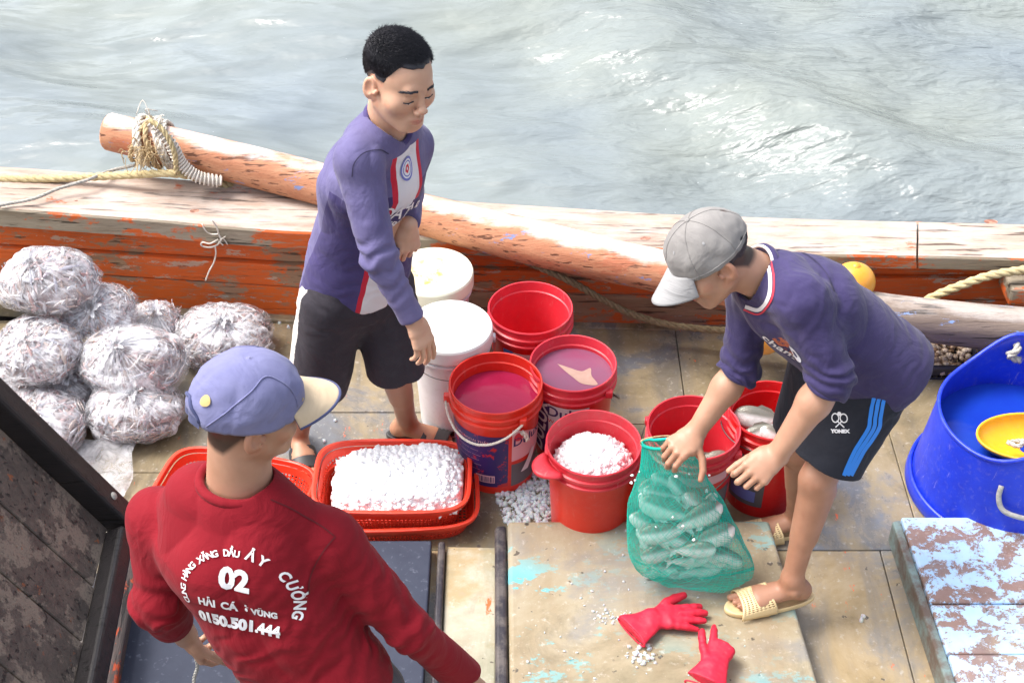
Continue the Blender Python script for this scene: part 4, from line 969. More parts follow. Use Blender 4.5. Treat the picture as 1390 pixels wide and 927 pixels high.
# ================================================================== BIG BLUE TUB
tc = W(1392, 562, z=.34); r_t = .272; tb = thing('blue_tub', (tc[0], tc[1], 0), 'large round blue plastic tub with raised ear and rope handles, half full of water', 'tub'); tcz = A(tc[0], tc[1], 0)
def ear(a): return .115 * np.exp(-((((a - R(82)) + np.pi) % (2 * np.pi) - np.pi) / .46) ** 2) + .115 * np.exp(-((((a - R(272)) + np.pi) % (2 * np.pi) - np.pi) / .46) ** 2) * .9
def tubf(inner):
    def fn(u, v):
        a = u * 6.2832; H = .335 + ear(a); z = H * v if not inner else .02 + (H - .02) * v; r = lerp(.312, r_t, np.clip(z / .335, 0, 1.) ** .8) - inner * .007; r = r + .008 * (z > .335 - .02) * 0
        return tcz[0] + r * np.cos(a), tcz[1] + r * np.sin(a), z
    return fn
V, Fc = gridsurf(tubf(0), 96, 24, True); V2, F2 = gridsurf(tubf(1), 96, 24, True); n = len(V); Fr = [(i * 25 + 24, ((i + 1) % 96) * 25 + 24, n + ((i + 1) % 96) * 25 + 24, n + i * 25 + 24) for i in range(96)]
obj('tub_wall', np.vstack([V, V2]), Fc + [tuple(np.array(f)[::-1] + n) for f in F2] + Fr, 'tub_blue', tb)
P = [tcz + A(math.cos(a) * (r_t - .002), math.sin(a) * (r_t - .002), .335 + ear(a)) for a in np.linspace(0, 6.2832, 97)]; obj('tub_lip', *tube(P, .007, 8, False), 'tub_blue', tb)
obj('tub_foot', *lathe([(.29, .0), (.318, 0), (.322, .010), (.318, .045), (.312, .058), (.305, .05)], 96, tcz), 'tub_blue', tb)
obj('tub_bottom', *disc(tcz + A(0, 0, .02), .315, 48, 3), 'tub_blue', tb); V, Fc = disc(tcz + A(0, 0, .225), .281, 64, 6); obj('water_surface', V, Fc, 'water_in_tub', tb)
def onwall(a, z, o=0): r = lerp(.312, r_t, min(z / .335, 1) ** .8) + o; return tcz + A(r * math.cos(a), r * math.sin(a), z)
a0 = R(247); obj('rope_handle', *tube(catmull([onwall(R(243), .27, .004), onwall(R(243.5), .235, .014), onwall(R(247), .20, .02), onwall(R(254), .188, .024), onwall(R(266), .185, .024), onwall(R(275), .22, .015)]), .0085, 8), 'cord_grey', tb)
obj('rope_handle', *rope_vf([onwall(R(84), .41, .03), onwall(R(84), .405, -.03), onwall(R(90), .385, -.035), onwall(R(80), .36, -.03)], .013).vf(), 'cord_grey', tb)
# yellow scoop floating in it
sc_c = W(1412, 600, z=.275)
def scoop(u, v):
    a = u * math.pi * 2; r = .180 * (1 - .16 * np.cos(a)); z = v; prof_r = np.sin(np.clip(z, .04, 1) * 1.5708) ** .6; x = np.cos(a) * r * prof_r * 1.0; y = np.sin(a) * r * .62 * prof_r
    return sc_c[0] + x, sc_c[1] + y + .02 * (1 - z), sc_c[2] - .06 + .085 * z
V, Fc = gridsurf(scoop, 48, 12, True); o = obj('yellow_scoop', V, Fc, 'scoop_yellow'); mod(o, 'SOLIDIFY', thickness=.007); tag(o, 'yellow plastic scoop floating in the big blue tub', 'scoop')
o2 = obj('cord_loop', *rope_vf([sc_c + A(-.115, -.02, .02), sc_c + A(-.09, -.05, .03), sc_c + A(-.07, -.03, .035), sc_c + A(-.10, -.01, .01)], .008).vf(), 'cord_grey'); o2.parent = o; o2.location = tuple(A(*o2.location) - A(*o.location))

# ================================================================== BUOYS
def buoy(px, py, y, rx, rz, label):
    c = W(px, py, y=y); V, Fc = gridsurf(lambda u, v: (c[0] + rx * np.cos(u * 6.2832) * np.sin(v * 3.1416), c[1] + rx * .9 * np.sin(u * 6.2832) * np.sin(v * 3.1416), c[2] + rz * np.cos(v * 3.1416)), 40, 24, True)
    t = thing('net_buoy', (c[0], c[1], c[2] - rz), label, 'buoy', 'orange buoys behind the bending man'); obj('float_body', V, Fc, 'buoy_orange', t); V, Fc = lathe([(0, .006), (.012, .005), (.016, -.004)], 16, c + A(0, 0, rz)); obj('filler_cap', V, Fc, 'buoy_orange', t) if True else obj('eye_ring', *tube([c + A(.018 * math.cos(a), 0, rz + .008 + .018 * math.sin(a)) for a in np.linspace(0, 6.2832, 17)], .006, 6, False), 'buoy_orange', t)
buoy(1158, 383, 3.99, .078, .074, 'orange buoy above the bending man\'s back against the rail'); buoy(1038, 452, 3.90, .075, .085, 'orange buoy on deck seen under the bending man\'s chest')

# ================================================================== ROPES
def rope(name, P, r, mat, label, cat='rope'):
    o = obj(name, *rope_vf(P, r).vf(), mat); return tag(o, label, cat)
rope('mooring_rope', [W(-60, 244, y=4.46), W(0, 243, y=4.46), W(60, 243, y=4.46), W(130, 240, y=4.45), W(190, 237, y=4.43), W(238, 236, y=4.40), W(290, 246, y=4.45), W(340, 262, y=4.52)], .0155, 'rope_yellow', 'thick yellowish rope lying on the rail at the far left')
rope('thin_cord', [W(-30, 290, y=4.20), W(0, 279, y=4.28), W(45, 270, z=.51), W(80, 256, z=.52), W(120, 244, z=.53), W(150, 232, y=4.5), W(185, 224, y=4.52)], .0065, 'cord_grey', 'thin grey cord running down from the beam lashing across the rail')
rope('deck_rope', [W(690, 345, y=4.16), W(735, 364, y=4.12), W(780, 385, y=4.10), W(820, 408, y=4.11), W(860, 427, y=4.11), W(905, 440, y=4.09), W(960, 447, y=4.06), W(1010, 450, y=4.02), W(1060, 456, y=4.0)], .0135, 'rope_brown', 'dirty brown rope sagging from the beam along the bulwark to the bending man')
rope('short_rope', [W(1225, 425, y=4.02), W(1265, 404, y=4.04), W(1300, 389, y=4.05), W(1345, 374, y=4.06), W(1395, 366, y=4.08), W(1450, 362, y=4.1)], .0165, 'rope_yellow', 'thick yellow rope above the grey beam at the right edge')
# lashing round the beam end
lash = thing('beam_lashing', pts[0] + A(.15, 0, 0), 'white and tan rope lashing wound round the end of the long beam', 'rope lashing')
LPc = catmull(pts[:4], 30); LT = frames(LPc)[0]
def ringon(s, r, tilt, th, mat, name, a0=0, a1=6.2832, wob=.004):
    i = int(np.clip(s * 30, 0, len(LPc) - 1)); c = LPc[i]; T = LT[i]; U = nrm(np.cross(T, [0, 0, 1.])); B = np.cross(T, U); P = []
    for a in np.linspace(a0, a1, 40):
        P.append(c + U * math.cos(a) * r + B * math.sin(a) * r + T * (tilt * math.sin(a + .6)) + RNG.normal(size=3) * wob * .25)
    obj(name, *rope_vf(P, th, k=5, n=2).vf(), mat, lash)
rb = rr[0] + .006
for s, tl, mt, th in [(.30, .02, 'rope_white', .011), (.36, .03, 'rope_white', .010), (.42, .035, 'fibre_tan', .010), (.50, .05, 'rope_white', .012), (.56, .055, 'rope_white', .010), (.62, .06, 'rope_white', .009), (.33, -.02, 'fibre_tan', .008)]:
    ringon(s, rb + th * .7, tl, th, mt, 'rope_turn', 0, 6.2832, .008)
P = [W(207, 165, y=4.44), W(232, 196, y=4.42), W(246, 222, y=4.41), W(268, 240, y=4.40), W(300, 247, y=4.41)]; Pc = catmull(P, 12)
obj('bound_strand', *tube(Pc, .017, 8), 'rope_white', lash)
T_, U_, B_ = frames(Pc); L = np.linspace(0, len(Pc) - 1, 420); C = np.stack([np.interp(L, np.arange(len(Pc)), Pc[:, i]) for i in range(3)], 1); Ui = np.stack([np.interp(L, np.arange(len(Pc)), U_[:, i]) for i in range(3)], 1); Bi = np.stack([np.interp(L, np.arange(len(Pc)), B_[:, i]) for i in range(3)], 1); ph = np.linspace(0, 24 * 6.2832, 420)
obj('binding_turns', *tube(C + .021 * (np.cos(ph)[:, None] * Ui + np.sin(ph)[:, None] * Bi), .0042, 5), 'rope_white', lash)
obj('loose_strand', *rope_vf([W(203, 163, y=4.43), W(222, 178, y=4.41), W(236, 205, y=4.39), W(240, 236, y=4.39)], .010).vf(), 'rope_yellow', lash)
mbf = MB(); c0 = W(198, 208, y=4.43)
for i in range(90):
    p = c0 + RNG.normal(size=3) * A(.028, .01, .020); d = RNG.normal(size=3) * .035; mbf.add(*tube(catmull([p, p + d * .6 + RNG.normal(size=3) * .01, p + d + A(0, 0, -.02)], 3), .0014, 3))
obj('frayed_fibres', *mbf.vf(), 'fibre_tan', lash)['kind'] = 'stuff'
mbf = MB()
for i in range(14):
    a = RNG.random() * 6.28; p = W(205, 160, y=4.45); q = p + A(math.cos(a) * .05, -.01, math.sin(a) * .03 + .01); mbf.add(*tube(catmull([p, (p + q) / 2 + RNG.normal(size=3) * .02, q], 4), .0018, 4))
obj('loose_ends', *mbf.vf(), 'rope_white', lash)['kind'] = 'stuff'
tw = MB(); y0 = rail_sec(290)[0][1] - .012
def wf(px, py, d=0): return W(px, py, y=y0 - d)
for L_ in ([(288, 299), (294, 308), (297, 318), (300, 326), (294, 333), (285, 336), (274, 334), (275, 329), (285, 331), (296, 325)], [(298, 322), (304, 325), (309, 332)], [(292, 335), (293, 345), (290, 357), (284, 368), (279, 381)], [(274, 304), (279, 313), (286, 318), (296, 318)], [(299, 326), (306, 321)], [(297, 328), (303, 333)]):
    tw.add(*tube(catmull([wf(a, b_, RNG.random() * .012) for a, b_ in L_], 5), .0032 if len(L_) > 4 else .0024, 5))
o = obj('twine', *tw.vf(), 'rope_white'); tag(o, 'short knotted piece of white twine hanging from the rail edge', 'twine')
# ================================================================== FISH
def fish_mesh():
    n, k = 22, 14; V = []
    for i in range(n):
        t = i / (n - 1); x = .5 - t * .86; hgt = .175 * (math.sin(math.pi * min(t * 1.02, 1) ** .72) ** .8) + .022; hgt = hgt if 0 < i < n - 1 else (.012 if i == 0 else .03); w = hgt * .42 + .004
        for j in range(k):
            a = 2 * math.pi * j / k; V.append((x, math.cos(a) * w, math.sin(a) * hgt + (.012 if math.sin(a) > 0 else 0) * (1 - t)))
    F = [(i * k + j, i * k + (j + 1) % k, (i + 1) * k + (j + 1) % k, (i + 1) * k + j) for i in range(n - 1) for j in range(k)] + [tuple(range(k))[::-1]]
    return np.array(V), F
def fin(P): P = np.array([(x, 0, z) for x, z in P]); n = len(P); return np.vstack([P + A(0, .003, 0), P - A(0, .003, 0)]), [tuple(range(n)), tuple(range(n, 2 * n))[::-1]] + [(i, (i + 1) % n, n + (i + 1) % n, n + i) for i in range(n)]
_FM = {}
def fish(p, d, up, L, label, name='fish', group=None, mat='fish_silver'):
    """fish at p, head along d, back towards up"""
    X = nrm(d); Y = nrm(np.cross(A(up), X)); Z = np.cross(X, Y)
    key = (round(L, 2), mat)
    if key not in _FM:
        f = key[0]; V, F = fish_mesh(); b = mkmesh('fish', V * f, F); b.materials.append(MAT[mat])
        fs = []
        for nm, P in (('tail_fin', [(-.34, .035), (-.50, .15), (-.46, .0), (-.50, -.14), (-.34, -.03)]), ('dorsal_fin', [(.2, .15), (.05, .24), (-.12, .20), (-.24, .09), (-.1, .13)]), ('belly_fin', [(.12, -.15), (.0, -.23), (-.1, -.19), (-.02, -.15)])):
            V, F = fin(P); m = mkmesh(nm, V * f, F, False); m.materials.append(MAT[mat]); fs.append((nm, m))
        V, F = gridsurf(lambda u, v: (.40 + .018 * np.cos(u * 6.2832) * np.sin(v * 3.1416), .033 * np.cos(v * 3.1416), .035 + .018 * np.sin(u * 6.2832) * np.sin(v * 3.1416)), 10, 6, True); m = mkmesh('eye', V * f, F); m.materials.append(MAT['fish_eye']); fs.append(('eye', m)); _FM[key] = (b, fs)
    b, fs = _FM[key]; o = bpy.data.objects.new(name, b); COL.objects.link(o); o.rotation_mode = 'QUATERNION'
    o.location = tuple(p); o.rotation_quaternion = Matrix(np.stack([X, Y, Z], 1).tolist()).to_quaternion()
    for nm, m in fs: c = bpy.data.objects.new(nm, m); COL.objects.link(c); c.parent = o
    return tag(o, label, 'fish', group)
VW = A(0, -math.cos(CP), math.sin(CP)); IR = A(1, 0, 0); IU = A(0, math.sin(CP), math.cos(CP))   # towards camera, image right, image up
def idir(deg, out=0): return nrm(IR * math.cos(R(deg)) + IU * math.sin(R(deg)) + VW * out)
# fish in buckets
g = 'fish in the two red buckets'
fish(bF1 + A(.04, -.015, .20), idir(-12, .2), idir(80), .17, 'silver fish on the right in the bucket behind the net bag')
fish(bF1 + A(-.10, .02, .22), idir(62, .3), idir(150), .14, 'dark fish head poking up at the left of the bucket behind the net bag')
fish(bF1 + A(.06, .03, .185), idir(20), idir(100), .15, 'fish underneath the other one in the bucket behind the net bag')
fish(bF2 + A(-.02, .035, .30), idir(170), idir(70), .19, 'large pale fish lying across the top of the rear fish bucket')
fish(bF2 + A(-.03, -.02, .295), idir(205), idir(100), .15, 'white bellied fish in front of the large one in the rear fish bucket')
fish(bF2 + A(.03, -.045, .285), idir(150), idir(60), .15, 'lowest fish showing its tail in the rear fish bucket')
fish(bF2 + A(.02, .01, .265), idir(20), idir(90), .17, 'fish at the bottom of the rear fish bucket'); 

# ================================================================== NET BAG
rows = [(604, 871, 922), (612, 871, 934), (624, 870, 944), (640, 868, 954), (662, 860, 966), (690, 852, 983), (718, 851, 997), (742, 852, 1010), (758, 860, 1019), (769, 874, 1024), (777, 893, 992), (783, 908, 950)]
ry_ = [r[0] for r in rows]
def bagY(py): return np.interp(py, [604, 700, 783], [2.96, 2.90, 2.855])
def bagT(py): return np.interp(py, [604, 625, 660, 700, 740, 765, 783], [.012, .022, .045, .075, .085, .065, .02])
def netsurf(u, v, infl=1.0):
    py = lerp(604., 783., v ** .9); lx = np.interp(py, ry_, [r[1] for r in rows]); rx_ = np.interp(py, ry_, [r[2] for r in rows]); a = u * 6.2832; cx = (lx + rx_) / 2; hw = (rx_ - lx) / 2
    yc = bagY(py); ca = np.cos(a); sa = np.sin(a); ux = np.sign(ca) * np.abs(ca) ** .8; px = cx + hw * ux; th = bagT(py) * infl * np.sign(sa) * np.abs(sa) ** .85
    uu = (px - 695) / CF; vv = (463.5 - py) / CF; dy = math.cos(CP) + vv * math.sin(CP); dz = -math.sin(CP) + vv * math.cos(CP); yy = yc; t = yy / dy; th = th * 1.28
    X = uu * t; Z = CH + dz * t; Y = yc + th; Z = Z + th * (.35)
    n = fbm(np.stack([X, Y, Z], -1), 14., 3) * .006; Z = Z + n; Y = Y + n
    return X, Y, np.maximum(Z, zA + .006 + 0 * Z)
net = thing('net_bag', W(930, 770, z=zA), 'turquoise net bag of fish held up over the tan hatch cover by the bending man', 'net bag')
V, Fc = gridsurf(netsurf, 150, 80, True)
uu, vv = np.meshgrid(np.linspace(0, 1, 150, endpoint=False), np.linspace(0, 1, 81), indexing='ij')
s_ = uu * 105 + vv * 62; t_ = uu * 105 - vv * 62
fold = np.clip(1 - vv / .22, 0, 1) * .45 + .20 * (fbm(V.reshape(150, 81, 3), 9., 2) > .35)
seam = ((np.abs(uu - .0) < .006) | (np.abs(uu - .5) < .006))
# diamonds must close round the bag: integer counts; the last column of quads wraps, so fix by whole numbers
uvn = np.stack([s_, t_, np.clip(fold + seam * .7, 0, .9)], -1).reshape(-1, 3)
# drop the wrapping strip's broken coordinates: make it dense
uvn3 = uvn.reshape(150, 81, 3); uvn3[-1, :, 2] = .9; uvn3[0, :, 2] = .9
obj('netting', V, Fc, 'net_mesh', net, attrs={'uvn': uvn3.reshape(-1, 3)})
# coarse cords: real diamond cords over the mesh
P3 = V.reshape(150, 81, 3); cords = MB()
for k0 in range(0, 150, 4):
    for sg in (1, -1):
        cords.add(*tube(np.array([P3[(k0 + sg * int(j * .8)) % 150, j] for j in range(0, 81, 3)]), .0006, 3, False))
obj('net_cords', *cords.vf(), 'net_cord', net)['kind'] = 'stuff'
obj('bag_hem', *tube(P3[[*range(0, 150, 3), 0], 0] , .005, 6, False), 'net_cord', net)
obj('draw_cord', *tube(catmull([P3[60, 3], P3[72, 1] + A(-.005, -.01, .02), P3[80, 0] + A(.02, -.01, .035), P3[20, 0] + A(0, -.01, .02), P3[10, 6]]), .0022, 5), 'fibre_tan', net)
FN0 = [(894, 671, -14, .105, .01), (902, 693, -20, .15, 0), (950, 704, 28, .155, 0), (944, 679, -35, .12, .02), (872, 712, -24, .12, .01), (899, 722, 8, .14, .0), (968, 732, 24, .15, 0), (893, 748, 15, .13, .015), (942, 747, 4, .12, -.005), (995, 753, -24, .13, 0), (930, 760, 8, .11, .005), (952, 773, 14, .12, .0), (926, 735, -22, .12, .02), (867, 684, -60, .09, .01), (915, 705, -10, .12, .03), (972, 762, 8, .11, .015), (880, 733, -30, .12, .03), (960, 712, 40, .12, .04), (905, 772, -4, .12, .01)]
FN = FN0
FLB = ['small fish highest up on the left', 'bright fish upper left, just under the topmost', 'plump fish in the middle right', 'grey fish right of the topmost one', 'slim fish at the left edge', 'long narrow white fish left of centre', 'plump pale fish at the right', 'dark fish low on the left', 'fish low in the centre', 'bright fish in the lower right corner', 'small fish just below the centre', 'fish at the very bottom right', 'brownish fish in the centre', 'fish standing on end at the upper left edge', 'half covered fish in the upper centre', 'small fish near the right corner', 'fish half covered at the left', 'fish behind the plump middle one', 'fish at the very bottom left']
EX = [(885, 655, 25, .10, .03), (925, 668, -50, .10, .03), (915, 740, -30, .12, .025), (960, 752, -5, .12, .02), (985, 742, 45, .11, .03), (880, 770, 25, .10, .02), (925, 778, -8, .11, .015), (1003, 764, -10, .09, .01), (862, 740, -75, .10, .015), (930, 715, 70, .10, .04), (970, 690, 60, .09, .03), (905, 655, -25, .09, .03)]
for (px, py, an, L, dp), lb in list(zip(FN, FLB)) + [(e, None) for e in EX]:
    lb = lb or 'fish half buried among the others at the ' + {885: 'top left', 925: 'bottom centre' if py > 700 else 'top centre', 915: 'lower centre', 960: 'lower right', 985: 'right side', 880: 'lower left', 1003: 'far lower right tip', 862: 'left edge', 930: 'middle', 970: 'upper right', 905: 'very top'}[px]
    px0 = px; lx_ = np.interp(py, ry_, [r[1] for r in rows]); rx_ = np.interp(py, ry_, [r[2] for r in rows]); q_ = float(np.clip((px - (lx_ + rx_) / 2) / ((rx_ - lx_) / 2), -.92, .92)) * .85; y = float(bagY(py)) - float(bagT(py)) * 1.28 * math.sqrt(1 - q_ * q_) * .86 + .036 + L * .16 + dp; p = W(px, py, y=y); px = (lx_ + rx_) / 2 + q_ * .92 * (rx_ - lx_) / 2; L = L * (.8 if px > 975 or px < 880 else 1); p = W(px, py, y=y); fish(p, idir(an + (180 if px < 932 else 0), .15), idir(an + 90, .25), L * 1.18, lb + (' in the turquoise net bag' if lb[:9] != 'fish half' else ' of the net bag'), group='fish in the turquoise net bag')
i_n = 26; q = [W(RNG.uniform(860, 960), RNG.uniform(630, 735), y=2.815) for _ in range(5)] + [W(858, 645, y=2.93), W(862, 652, y=2.93), W(857, 655, y=2.92), W(868, 640, y=2.92), W(963, 645, y=2.93), W(959, 667, y=2.92), W(935, 643, y=2.9)]
o = chunks(np.array(q), RNG.uniform(.002, .0065, len(q)), 'ice', 'ice_crumb', None, 'ice crumbs clinging to the outside of the turquoise net bag')

# ================================================================== HANDS, FEET
def hand(S, w, d, n, r, curl=(.3, .3, .35, .4), thumb=(.6, .6, .3), s=1., spread=.06, fat=1., wrist_r=.026, k=.006):
    d = nrm(d); n = nrm(A(n) - d * (A(n) @ d)); r = nrm(r) if r is not None else np.cross(d, n); r = nrm(r - d * (r @ d) - n * (r @ n)); w = A(w)
    pt = lambda a, b, c=0: w + (d * a + r * b + n * c) * s
    S.add(ecap(pt(0, 0), pt(.035, 0), (wrist_r * s, .019 * s), (.034 * s, .017 * s), r), .012)
    S.add(ecap(pt(.03, .004), pt(.075, .0), (.034 * s, .0165 * s), (.042 * s, .0135 * s), r), .010)
    S.add(cap(pt(.02, .026, -.008), pt(.05, .036, -.008), .016 * s, .012 * s), .012)
    tips = []
    for i, (L, off, rad) in enumerate([(.072, .030, .0088), (.080, .010, .0092), (.074, -.011, .0088), (.058, -.030, .0078)]):
        p = pt([.082, .087, .083, .074][i], off); a = 0; sp = (1.5 - i) * spread; dd = nrm(d + r * sp); seg = [.46, .30, .24]; c = curl[i] if not isinstance(curl[i], (tuple, list)) else None
        cs = curl[i] if c is None else (c, c * 1.15, c * .8); rd = rad * fat * s
        S.add(cap(pt(.055, off * .9), p, rd * 1.05, rd * 1.12), k)
        for j in range(3):
            a += cs[j]; v = dd * math.cos(a) - n * math.sin(a); q = p + v * L * seg[j] * s
            S.add(cap(p, q, rd * (1.06, .96, .88)[j], rd * (.96, .88, .74)[j]), .0035 if j == 0 else .002); p = q
        tips.append(p)
    p = pt(.028, .030, -.006); out, fwd, pal = thumb
    for j, L in enumerate((.040, .032, .026)):
        v = nrm(r * out * (1 - .25 * j) + d * (fwd + .25 * j) - n * pal); q = p + v * L * s; S.add(cap(p, q, (.0135, .0108, .0098)[j] * fat * s, (.0108, .0098, .0078)[j] * fat * s), .006 if j == 0 else .002); p = q
    return tips
def foot(S, an, d, z, s=1., side=1):
    """an ankle joint, d toe direction on the ground, z height of the sole"""
    d = nrm(A(d[0], d[1], 0)); r = A(d[1], -d[0], 0); an = A(an); b = A(an[0], an[1], z)
    pt = lambda a, l, h: b + d * a * s + r * l * s + A(0, 0, h * s)
    S.add(cap(an + A(0, 0, .02), pt(-.03, 0, .035), .033 * s, .030 * s), .02); S.add(ell(pt(-.040, 0, .028), (.030 * s, .030 * s, .030 * s)), .015)
    S.add(ecap(pt(-.02, 0, .045), pt(.10, side * -.006, .026), (.030 * s, .034 * s), (.040 * s, .024 * s), r), .02)
    S.add(ecap(pt(.09, side * -.006, .024), pt(.135, side * -.004, .018), (.042 * s, .021 * s), (.043 * s, .015 * s), r), .012)
    S.add(ell(pt(0, side * -.028, .065), (.014 * s,) * 3), .015); S.add(ell(pt(0, side * .03, .058), (.012 * s,) * 3), .015)
    for i, (o, L, rd) in enumerate([(-.030, .042, .0125), (-.010, .040, .0092), (.006, .036, .0088), (.020, .030, .0082), (.033, .024, .0080)]):
        S.add(cap(pt(.135 - .004 * i, side * o, .016), pt(.135 - .004 * i + L, side * o * 1.1, .011), rd * s, rd * .9 * s), .003)
def slide(par, an, d, z, s, style, side=1):
    d = nrm(A(d[0], d[1], 0)); r = A(d[1], -d[0], 0); b = A(an[0], an[1], z)
    def out(a):   # outline of the sole
        x = math.cos(a) * .142; w = (.050 if x > 0 else .038) + .003 * math.cos(2 * a); l = math.sin(a) * w * (1 if abs(x) < .1 else 1); return b + d * (x + .058) * s + r * (l - side * .006 * (x > 0)) * s
    n = 44; O = np.array([out(2 * math.pi * i / n) for i in range(n)]); c = O.mean(0); mt = 'slide_tan' if style == 'tan' else 'slide_black'
    lv = [(.96, 0), (1, .004), (1.0, .017), (.975, .021), (.92, .017), (.5, .015)]; V = []
    for k_, hz in lv: V += [c + (p - c) * k_ + A(0, 0, hz * s) for p in O]
    V.append(c + A(0, 0, .015 * s)); m = len(lv); F = [(j * n + i, j * n + (i + 1) % n, (j + 1) * n + (i + 1) % n, (j + 1) * n + i) for j in range(m - 1) for i in range(n)] + [((m - 1) * n + i, (m - 1) * n + (i + 1) % n, m * n) for i in range(n)] + [tuple(range(n))[::-1]]
    t = bpy.data.objects.new('slide_sandal', None); COL.objects.link(t); t.parent = par; t.location = tuple(A(*b) - np.array(wloc(par)))
    obj('sole', V, F, mt, t)
    nu, nv = (45, 17) if style == 'tan' else (36, 12)
    def st(u, v):
        a = math.pi * u; x = lerp(.062, .150, v) + .006 * np.sin(a) - (.012 * np.abs(np.cos(a)) ** 3) * (v - .5) * 2 * -1; hgt = lerp(.066, .042, v); wd_ = lerp(.047, .051, v); rid = .0015 * np.sin(v * 40) if style != 'tan' else 0
        l = np.cos(a) * (wd_ + .002 + rid); z_ = .010 + np.sin(a) ** .62 * (hgt + rid); return tuple(b[i] + d[i] * x * s + r[i] * (l - side * .006) * s + (z_ * s if i == 2 else 0) for i in range(3))
    V, F = gridsurf(st, nu, nv)
    if style == 'tan': F = [f for k_, f in enumerate(F) if not ((k_ // nv) % 2 == 1 and (k_ % nv) % 2 == 1 and 4 < k_ // nv < nu - 5 and 0 < k_ % nv < nv - 1)]
    o = obj('strap', V, F, mt, t); mod(o, 'SOLIDIFY', thickness=.0035 * s, offset=1)
    return t
# ================================================================== RED GLOVES
def glove(w, d, cuffd, L, label, curl, spread, thumb, r=None, s=1.0):
    S = SDF(.0024); n = A(0, 0, 1); d = A(d); w = A(w)
    hand(S, w, d, n, r, curl, thumb, s, spread, 1.42, .034, .010)
    c = w + nrm(cuffd) * L; S.add(ecap(w + d * .01, c, (.036, .017), (.062, .017), np.cross(nrm(cuffd), n)), .015)
    S.clip(half(c, cuffd)); S.noise = lambda P: .0022 * fbm(P, 30., 3) + .0015 * np.sin(P[:, 0] * 90 + 4 * vn(P[:, 0] * 12, P[:, 1] * 12, P[:, 2] * 12))
    V, Fc = S.mesh(); V[:, 2] -= V[:, 2].min() - zA - .001; o = obj('rubber_glove', V, Fc, 'rubber_glove'); tag(o, label, 'glove')
    rr2 = np.cross(nrm(cuffd), n); P = [c + rr2 * math.cos(a) * .062 + n * (math.sin(a) * .017 + .002) for a in np.linspace(0, 6.2832, 33)]; P = np.array(P); P[:, 2] += (zA + .02) - P[:, 2].mean(); rm = obj('rolled_cuff', *tube(P, .0028, 6, False), 'rubber_glove'); rm.parent = o; rm.location = tuple(A(*rm.location) - A(*o.location))
w1 = W(884, 842, z=zA + .02); t1 = W(955, 838, z=zA + .02); cu = W(850, 862, z=zA + .02)
glove(w1, nrm(t1 - w1), nrm(cu - w1), .075, 'red rubber glove lying flat with fingers spread to the right, nearer the net bag', (.08, .05, .02, .1), .13, (.8, .8, -.05), r=A(0, 1, 0))
w2 = W(968, 915, z=zA + .02); t2 = W(982, 875, z=zA + .02); cu = W(956, 938, z=zA + .02)
glove(w2, nrm(t2 - w2), nrm(cu - w2), .06, 'red rubber glove at the bottom edge, fingers pointing up beside the tan slide', (.05, 1.1, 1.2, 1.1), .12, (.6, .9, -.1), r=A(-1, .3, 0), s=.92)

